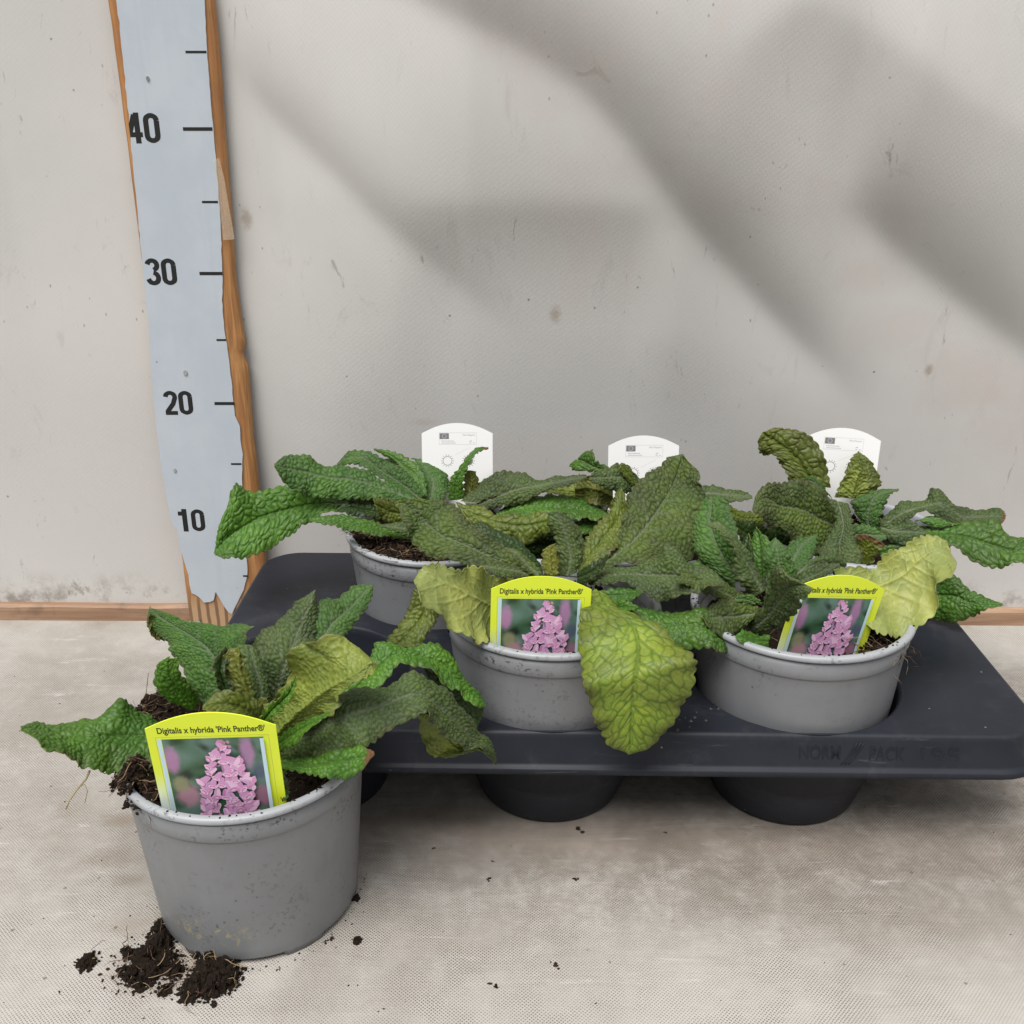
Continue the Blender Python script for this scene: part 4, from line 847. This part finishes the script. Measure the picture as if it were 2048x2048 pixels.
leaf(pBR, 'D', 'G', (.68, .65, .63, .62, .615), .006, -.004, [(1180,700,1180,720,1180,740),(1300,780,1300,820,1300,860),(1420,880,1400,950,1420,1065),(1540,863,1545,965,1530,1097),(1625,940,1620,1000,1640,1065),(1705,980,1700,1005,1700,1035),(1782,1008)])
leaf(pBR, 'D', 'K', (.66, .65), .004, -.004, [(1180,640,1200,690,1200,740),(1300,670,1310,710,1320,760),(1420,660,1440,690,1440,720)])

# ------------------------------------------------------------------ plant labels
def mat_label_front():
    m = NT('yellow printed label'); g = m.n('TexCoord').outputs['Generated']
    x, _, z = [m.n('SeparateXYZ', {'Vector': g}).outputs[i] for i in range(3)]
    sep = m.n('SeparateXYZ', {'Vector': g}); x, z = sep.outputs[0], sep.outputs[2]
    f = m.math('MULTIPLY', m.math('SUBTRACT', 1, m.ramp(x, .02, .28)), m.math('SUBTRACT', 1, m.ramp(z, .25, .62)))
    c = m.mix(f, (.74, .87, .040), (.80, .88, .92))
    m.set(Base_Color=c, Roughness=.32); return m.m
M['lab'] = mat_label_front(); M['labw'] = plain('white label back', (.90, .90, .90), .35)
M['ink'] = plain('dark green ink', (.030, .045, .012), .5); M['grey_ink'] = plain('grey ink', (.20, .20, .21), .5); M['pale_ink'] = plain('pale grey ink', (.50, .50, .51), .5)
M['stripe'] = plain('light blue print', (.55, .74, .84), .35)
def mat_bg():
    m = NT('blurred garden print'); p = m.obj()
    c = m.mix(m.ramp(m.noise(p, 55, 1, .4), .36, .64), (.045, .115, .055), (.13, .23, .19))
    c = m.mix(m.ramp(m.noise(p, 90, 1, .4), .52, .70), c, (.015, .028, .018))
    for x, z, rx, rz, cc in [(-.0208, .0565, .0042, .010, (.46, .22, .42)), (.0150, .0600, .0040, .012, (.44, .24, .43)), (-.0160, .0335, .0065, .0085, (.50, .26, .34)), (-.0185, .0410, .0050, .0060, (.30, .30, .17)),
                             (.0200, .0325, .0050, .0080, (.38, .17, .27)), (-.0075, .0250, .0045, .006, (.46, .20, .36)), (.0195, .0480, .0045, .006, (.08, .10, .16))]:
        mp = m.n('Mapping', {'Vector': p, 'Location': (-x/rx, 0, -z/rz), 'Scale': (1/rx, 0, 1/rz)})
        d = m.n('VectorMath', {0: mp.outputs[0]}, operation='LENGTH').outputs['Value']
        d = m.math('ADD', d, m.math('MULTIPLY', .5, m.math('SUBTRACT', m.noise(p, 260, 2), .5)))
        c = m.mix(m.math('MULTIPLY', .85, m.math('SUBTRACT', 1, m.ramp(d, .45, 1.15))), c, cc)
    m.set(Base_Color=c, Roughness=.32); return m.m
M['bgp'] = mat_bg()
PET = [plain('pink petal print', (.70, .33, .58), .3), plain('light pink petal print', (.85, .56, .76), .3), plain('deep pink petal print', (.60, .21, .43), .3), plain('mauve petal print', (.64, .38, .64), .3),
       plain('dark stem print', (.035, .055, .03), .32), plain('blurred pink print', (.42, .20, .36), .32), plain('blurred peach print', (.50, .36, .30), .32), plain('bud print', (.72, .50, .40), .32)]
LW, LH = .0605, .085                             # face of a label, with its spike below hidden in the soil
SH = LH - .0088
def label_outline(inset=0.0, cut=()):
    w_ = LW/2 - inset; pts = [(-w_*.86, .0), (w_*.86, .0), (w_, .02), (w_, SH)]
    n_ = 16; r = .0022
    for i in range(n_+1):
        a = i/n_; x = w_*(1-2*a); pts.append((x*.985 if 0 < i < n_ else x, SH + (LH-SH)*(1 - abs(1-2*a)**2.0)))
    pts += [(-w_, .02)]
    return [p for i, p in enumerate(pts) if i == 0 or math.hypot(p[0]-pts[i-1][0], p[1]-pts[i-1][1]) > 1e-5]
def flat(mb, pts, y, mi): mb.add([(x, y, z) for x, z in pts], [tuple(range(len(pts)))], mi, False)
def picture(parent, seed=4):
    rng = random.Random(seed); mb = MB(); x0, x1, z0, z1 = -.0237, .0237, .0160, .0696
    flat(mb, [(x0, z0), (x1, z0), (x1, z1), (x0, z1)], -.00052, 0)
    def ell(cx, cz, a, b, rot, y, mi, n_=12):
        c_, s_ = math.cos(rot), math.sin(rot)
        pts = []
        for i in range(n_):
            u, v_ = a*math.cos(2*math.pi*i/n_), b*math.sin(2*math.pi*i/n_)
            pts.append((min(x1, max(x0, cx + u*c_ - v_*s_)), min(z1, max(z0, cz + u*s_ + v_*c_))))
        flat(mb, pts, y, mi)
    axx = .0025
    flat(mb, [(axx-.0011, z0), (axx+.0011, z0), (axx+.0004, z1-.001), (axx-.0004, z1-.001)], -.00060, 5-1)
    for _ in range(60):
        ell(axx + rng.gauss(0, .0035), rng.uniform(z0, z1-.008), .0013, .0006, rng.uniform(0, 3), -.00061 - rng.random()*2e-5, 4, 6)
    for k in range(13):                                   # buds
        t = rng.random(); ell(axx + .0008 + rng.uniform(-.003, .0058)*(1-.5*t), z1 - .0012 - .006*(1-t), .0011, .0008, rng.uniform(0, 3), -.00066 - k*1e-6, 8-1 if k % 2 else 1)
    lay = 0
    bells = []
    for r in range(17):
        z = z1 - .0030 - r*.0031; hw = .0034 + .00085*r if r < 8 else .0104
        nb = (1, 2, 3, 3, 4, 4, 5, 5, 6, 6, 6, 6, 7, 7, 7, 7, 7)[r]
        for j in range(nb):
            bells.append((axx + .0006 + hw*(-1 + 2*(j+.5)/nb)*1.12 + rng.gauss(0, .0010), z + rng.gauss(0, .0014), hw))
    rng.shuffle(bells); bells.sort(key=lambda q: -q[1] + rng.gauss(0, .003), reverse=True)
    for x, zz, hw in bells:
        lay += 1; y = -.00068 - lay*5e-6; sd = max(-1, min(1, (x-axx)/hw)); top = zz > z1 - .010
        if -.5 < sd < -.05 and rng.random() < .55 and not top: continue
        rot = (-1.5 + sd*1.05) + rng.gauss(0, .3); ln = .0022 if top else rng.uniform(.0025, .0031); wd = ln*rng.uniform(.85, 1.1)
        ux, uz = math.cos(rot), math.sin(rot); px_, pz_ = -uz, ux
        def q(a, b): return (min(x1, max(x0, x + ux*a*ln + px_*b*wd)), min(z1, max(z0, zz + uz*a*ln + pz_*b*wd)))
        mi = rng.choice((1, 1, 2, 4, 4)) if zz < z0 + .02 else rng.choice((1, 1, 1, 2))
        flat(mb, [q(-1.15, -.18), q(-.9, -.42), q(-.2, -.58), q(.4, -.62), q(.8, -.95), q(1.02, -1.0), q(1.05, -.6), q(1.3, -.35), q(1.38, 0), q(1.3, .35), q(1.05, .6), q(1.02, 1.0), q(.8, .95), q(.4, .62), q(-.2, .58), q(-.9, .42), q(-1.15, .18)], y, mi)
        lay += 1; y = -.00068 - lay*5e-6
        flat(mb, [q(-.9, -.36), q(-.2, -.52), q(.5, -.58), q(.5, -.18), q(-.2, -.12), q(-.9, -.1)], y, 4 if mi != 4 else 3)
        lay += 1; y = -.00068 - lay*5e-6
        flat(mb, [q(.62, -.8), q(1.0, -.9), q(1.28, -.3), q(1.34, 0), q(1.28, .3), q(1.0, .9), q(.62, .8), q(.5, 0)], y, 2 if mi != 2 else 1)
        if abs(sd) < .85:
            lay += 1; c = q(.86, 0); ell(*c, .22*ln, .56*wd, rot, -.00068 - lay*5e-6, 3)
            lay += 1; c = q(.98, 0); ell(*c, .13*ln, .36*wd, rot, -.00068 - lay*5e-6, 2)
    return mb.build('printed_picture', [M['bgp']] + PET, parent)
def label_front(loc, yaw, lean, roll, text):
    o = bpy.data.objects.new('plant_label', None); col.objects.link(o); o.empty_display_size = .02
    mb = MB(); mb.prism(label_outline(), -.0005, .0001); card = mb.build('card', M['lab'], o)
    flat_ = MB(); 
    for a, b in ((-.0258, -.0240), (.0222, .0240)):
        flat_ = MB(); flat(flat_, [(a, .0156), (b, .0156), (b, .0698), (a, .0698)], -.00054 if a < 0 else -.00175, 0); flat_.build('blue_stripe', M['stripe'], card)
    fr = MB()
    for xa, xb, za, zb in ((-.0262, .0262, .0708, .07095), (-.0264, -.0262, .020, .07095), (.0262, .0264, .020, .07095)): flat(fr, [(xa, za), (xb, za), (xb, zb), (xa, zb)], -.00056, 0)
    fr.build('frame_line', plain('thin frame print', (.5, .52, .10), .4), card)
    picture(card)
    label_text('lettering', text, .0050, M['ink'], card, (0, -.00056, .0732), .00010, .0500, .00002)
    o.location = loc; o.rotation_euler = (R(lean), R(roll), R(yaw)); return o
def label_back(loc, yaw, lean, roll):
    o = bpy.data.objects.new('plant_label', None); col.objects.link(o); o.empty_display_size = .02
    mb = MB(); mb.prism(label_outline(), -.0005, .0001); card = mb.build('card', M['labw'], o)
    bx = MB(); xa, xb, za, zb = -.0155, .0165, .0665, .0768; t = .00018
    for a, b, c, d in ((xa, xb, za, za+t), (xa, xb, zb-t, zb), (xa, xa+t, za, zb), (xb-t, xb, za, zb)): flat(bx, [(a, c), (b, c), (b, d), (a, d)], -.00054, 0)
    for k, (xx, zz, ln) in enumerate([(-.0135, .0692, .0100), (-.0135, .0675, .0120), (.0105, .0692, .0012), (.0105, .0675, .0015), (.0135, .0675, .0015)]):
        x = xx
        rng = random.Random(k)
        while x < xx + ln:
            wv = rng.uniform(.0004, .0009); flat(bx, [(x, zz), (x+wv, zz), (x+wv, zz+.0008), (x, zz+.0008)], -.00054, 0); x += wv + .0003
    bx.build('print_box', M['pale_ink'], card)
    fl = MB(); flat(fl, [(-.0150, .0713), (-.0070, .0713), (-.0070, .0763), (-.0150, .0763)], -.00055, 0)
    for k in range(12):
        a = k*math.pi/6; cx, cz = -.011 + .0017*math.cos(a), .0738 + .0017*math.sin(a); flat(fl, [(cx-.0002, cz-.0002), (cx+.0002, cz-.0002), (cx+.0002, cz+.0002), (cx-.0002, cz+.0002)], -.0006, 1)
    fl.build('printed_flag', [M['grey_ink'], M['labw']], card)
    label_text('lettering', 'Plant Passport', .0021, M['pale_ink'], card, (.0100, -.00055, .0742), .00002, .0105, .00001)
    sn = MB()
    def sun_(cx, cz, half=False):
        n_ = 24; r0, r1 = .0036, .0040
        for k in range(n_):
            a, b = 2*math.pi*k/n_, 2*math.pi*(k+1)/n_
            flat(sn, [(cx+r0*math.cos(a), cz+r0*math.sin(a)), (cx+r1*math.cos(a), cz+r1*math.sin(a)), (cx+r1*math.cos(b), cz+r1*math.sin(b)), (cx+r0*math.cos(b), cz+r0*math.sin(b))], -.00055, 0)
        for k in range(14):
            a = 2*math.pi*k/14; d = .0002; c_, s_ = math.cos(a), math.sin(a)
            flat(sn, [(cx+.0044*c_-d*s_, cz+.0044*s_+d*c_), (cx+.0044*c_+d*s_, cz+.0044*s_-d*c_), (cx+.0055*c_+d*s_, cz+.0055*s_-d*c_), (cx+.0055*c_-d*s_, cz+.0055*s_+d*c_)], -.00055, 0)
        if half:
            flat(sn, [(cx + .0035*math.cos(-math.pi/2 + math.pi*k/12), cz + .0035*math.sin(-math.pi/2 + math.pi*k/12)) for k in range(13)], -.00055, 0)
    sun_(-.0085, .0525); sun_(.0095, .0525, True)
    for k in range(11):
        x = -.002 + k*.0012; z = .0575 + k*.0006; flat(sn, [(x, z), (x+.0006, z+.0003), (x+.0006, z+.00045), (x, z+.00015)], -.00055, 0)
    sn.build('sun_symbols', M['grey_ink'], card)
    o.location = loc; o.rotation_euler = (R(lean), R(roll), R(yaw)); return o
TXT = "Digitalis x hybrida 'Pink Panther\u00ae'"
GL = 'plant labels'
def place_top(fn, px, py, Y, yaw, lean, roll, *a, k=1.0):
    """stand a label so that the middle of its arched top is at a measured point"""
    top = Vector(at_y(px, py, Y)); o = fn((0, 0, 0), yaw, lean, roll, *a); bpy.context.view_layer.update()
    m = o.rotation_euler.to_matrix(); o.scale = (k, k, k); o.location = top - m @ Vector((0, 0, LH*k)); return o
l = place_top(label_front, 416, 1424, .4080, 3, 8, 0, TXT); tag(l, 'yellow picture label stuck in the pot standing alone on the floor', 'label', GL)
l = place_top(label_front, 1084, 1152, .522, 2, 3, 1.5, TXT, k=.94); tag(l, 'yellow picture label between the pale leaf and the drooping yellow-green leaf', 'label', GL)
l = place_top(label_front, 1690, 1150, .530, 15, 4, 8.5, TXT, k=.97); tag(l, 'slanted yellow picture label in the front right pot, its first word covered by a leaf', 'label', GL)
l = place_top(label_back, 914, 846, .738, 0, -9, 0, k=.88); tag(l, 'white back of a plant label behind the back left plant', 'label', GL)
l = place_top(label_back, 1288, 871, .738, 0, -9, 0, k=.88); tag(l, 'white label back half hidden by leaves, middle one of three', 'label', GL)
l = place_top(label_back, 1690, 856, .730, -4, -9, 2.5, k=.90); tag(l, 'white label back behind the upright leaf of the back right plant', 'label', GL)

# ------------------------------------------------------------------ spilled soil on the floor
def clump(label, cen, lobes, seed, nfib):
    """lobes: (px, py, radius) in the photograph, on the floor"""
    rng = random.Random(seed); mb = MB(); c0 = at_z(*cen, 0)
    for px, py, r, h in lobes:
        c = at_z(px, py, 0)
        for _ in range(int(14 + 6000*r)):          # a lobe is a heap of ragged crumbs
            a = rng.uniform(0, 6.283); q = r*math.sqrt(rng.random()); e = 1 - (q/r)**2
            mbx = r*rng.uniform(.14, .50)
            bm = bmesh.new(); bmesh.ops.create_icosphere(bm, subdivisions=2, radius=1); o3 = Vector((rng.random()*9, rng.random()*9, seed))
            vs_ = []
            for v in bm.verts:
                d = v.co.copy(); n_ = 1 + .75*noise.fractal(d*1.9 + o3, 1, 2, 4)
                vs_.append((c[0] + q*math.cos(a) + d.x*mbx*n_, c[1] + q*math.sin(a)*1.15 + d.y*mbx*n_, max(.0001, h*1.05*e*rng.uniform(.75, 1.0) + d.z*mbx*n_*.9)))
            mb.add(vs_, [tuple(x.index for x in f.verts) for f in bm.faces], rng.choice((0, 0, 0, 1)), False); bm.free()
        for _ in range(int(30 + 5000*r)):
            a = rng.uniform(0, 6.283); q = r*rng.uniform(.7, 1.9); mb.chunk((c[0]+q*math.cos(a), c[1]+q*math.sin(a)*1.1, .0006), rng.uniform(.0004, .0016), rng, rng.choice((0, 0, 0, 1)), .7)
        for _ in range(nfib):
            a = rng.uniform(0, 6.283); q = r*rng.random(); p = (c[0]+q*math.cos(a), c[1]+q*math.sin(a), h*rng.uniform(.6, 1.0)); fibre(mb, p, rng, rng.uniform(.006, .017), rng.choice((2, 3)), rng.uniform(.00014, .0003), .15)
    root_ = mb.build('soil_clump', [M['soil'], M['soil'], M['fibre'], M['fibre2']], None, tuple(c0)); root_.location = tuple(c0)
    tag(root_, label, 'soil clump', 'soil clumps spilled on the floor')
clump('dark ragged soil clump at the lower left of the lone pot', (300, 1915), [(318,1900,0.0055,0.0088),(292,1922,0.0059,0.0077),(300,1948,0.0052,0.0066),(266,1955,0.0033,0.0055),(248,1944,0.0019,0.0033),(281,1972,0.0024,0.0033),(318,1868,0.0033,0.0066),(330,1880,0.0030,0.0066),(262,1910,0.0019,0.0044),(252,1903,0.0012,0.0033),(334,1925,0.0044,0.0066),(322,1850,0.0022,0.0044)], 11, 2)
clump('wide dark soil clump with pale roots in front of the lone pot', (410, 1955), [(440,1945,0.0055,0.0077),(462,1950,0.0041,0.0066),(412,1950,0.0055,0.0066),(390,1978,0.0052,0.0066),(376,1992,0.0027,0.0044),(428,1978,0.0052,0.0066),(350,1945,0.0033,0.0055),(329,1982,0.0022,0.0033),(425,1925,0.0037,0.0077),(400,1916,0.0021,0.0055),(455,1972,0.0033,0.0055)], 12, 3)
clump('small dark soil crumb lying apart at the far left', (176, 1926), [(176,1926,.0036,.004),(168,1929,.0022,.003)], 13, 1)
clump('tiny round soil pellet on the floor at the right of the lone pot', (713, 1882), [(713,1882,.0014,.0016)], 14, 0)
clump('tiny soil pellet beside the right foot of the lone pot', (712, 1798), [(712,1798,.0010,.0014)], 16, 0)
rng = random.Random(21); mb = MB()
for px, py, r in [(660,1880,.0014),(653,1884,.001),(556,1940,.001),(560,1936,.0007),(1155,1661,.0022),(975,1760,.0014),(1110,1931,.0018),(988,1970,.0018),(1150,1760,.0013),(120,1985,.0007),(590,1398,.0012),(868,1697,.0009),(600,1302,.0015),(1328,1665,.0009),(620,1220,.001),(985,1723,.0007)]:
    c = at_z(px, py, 0)
    for _ in range(4): mb.chunk((c[0]+rng.gauss(0, r*.6), c[1]+rng.gauss(0, r*.6), .0004), r*rng.uniform(.4, .8), rng, rng.choice((0, 1)), .5)
for _ in range(110):
    px, py = rng.uniform(0, 2048), rng.uniform(1300, 2046); c = at_z(px, py, 0); mb.chunk((c[0], c[1], .0002), rng.uniform(.00025, .0006), rng, rng.choice((0, 1)), .5)
for _ in range(520):
    a = rng.gauss(0, 1.0); px, py = 335 + rng.gauss(0, 62), 1935 + rng.gauss(0, 34); c = at_z(px, py, 0)
    if math.hypot(c[0]+.1425, c[1]-.4632) > .056: mb.chunk((c[0], c[1], .0003), rng.choice((.00022, .0003, .0004, .0006, .0010))*rng.uniform(.7, 1.2), rng, rng.choice((0, 0, 1)), .6)
for _ in range(260):      # grit gathered round the pot's foot
    t = rng.uniform(0, 6.283); q = .0545 + abs(rng.gauss(0, .004)); mb.chunk((-.1425 + q*math.cos(t), .4632 + q*math.sin(t), .0002), rng.choice((.0002, .0003, .0005))*rng.uniform(.7, 1.3), rng, rng.choice((0, 1)), .5)
tag(mb.build('soil_crumbs', [M['soil'], M['soil2']]), 'fine soil crumbs scattered over the floor', 'crumbs', None, 'stuff')
# straws hanging from the lone pot's left rim
mb = MB(); q = [(338,740),(325,770),(290,810),(262,850),(250,882)]
mb.tube([at_y(a*CROPS['A'][2], 1150 + b*CROPS['A'][2], .43) for a, b in q], .00065, .0004, 6)
mb.tube([at_y(a*CROPS['A'][2], 1150 + b*CROPS['A'][2], .43) for a, b in [(300,800),(320,790),(330,815),(320,860)]], .0003, .0002, 5)
mb.build('straw', plain('dry straw', (.42, .36, .20), .7), pS, tuple(pS.location))
for i in range(0): pass
# drops of water on the tray
mb = MB(); rng = random.Random(5)
for cx, cy, n_ in [(1362, 1440, 10), (1400, 1420, 5), (1340, 1395, 4)]:
    for _ in range(n_):
        c = at_z(cx + rng.gauss(0, 18), cy + rng.gauss(0, 9), TZ); r = rng.uniform(.0005, .0013); vs_ = []
        for i in range(5):
            for j in range(10): a = j*math.pi/5; b = i*math.pi/8.5; vs_.append((c[0] + r*math.cos(b)*math.cos(a), c[1] + r*math.cos(b)*math.sin(a), TZ + .00005 + r*.45*math.sin(b)))
        mb.add(vs_, [(i*10+j, i*10+(j+1) % 10, (i+1)*10+(j+1) % 10, (i+1)*10+j) for i in range(4) for j in range(10)] + [tuple(40+j for j in range(10))])
tag(mb.build('water_droplets', plain('water', (.05, .055, .06), .04)), 'small water droplets lying on the black tray top', 'droplets', None, 'stuff')
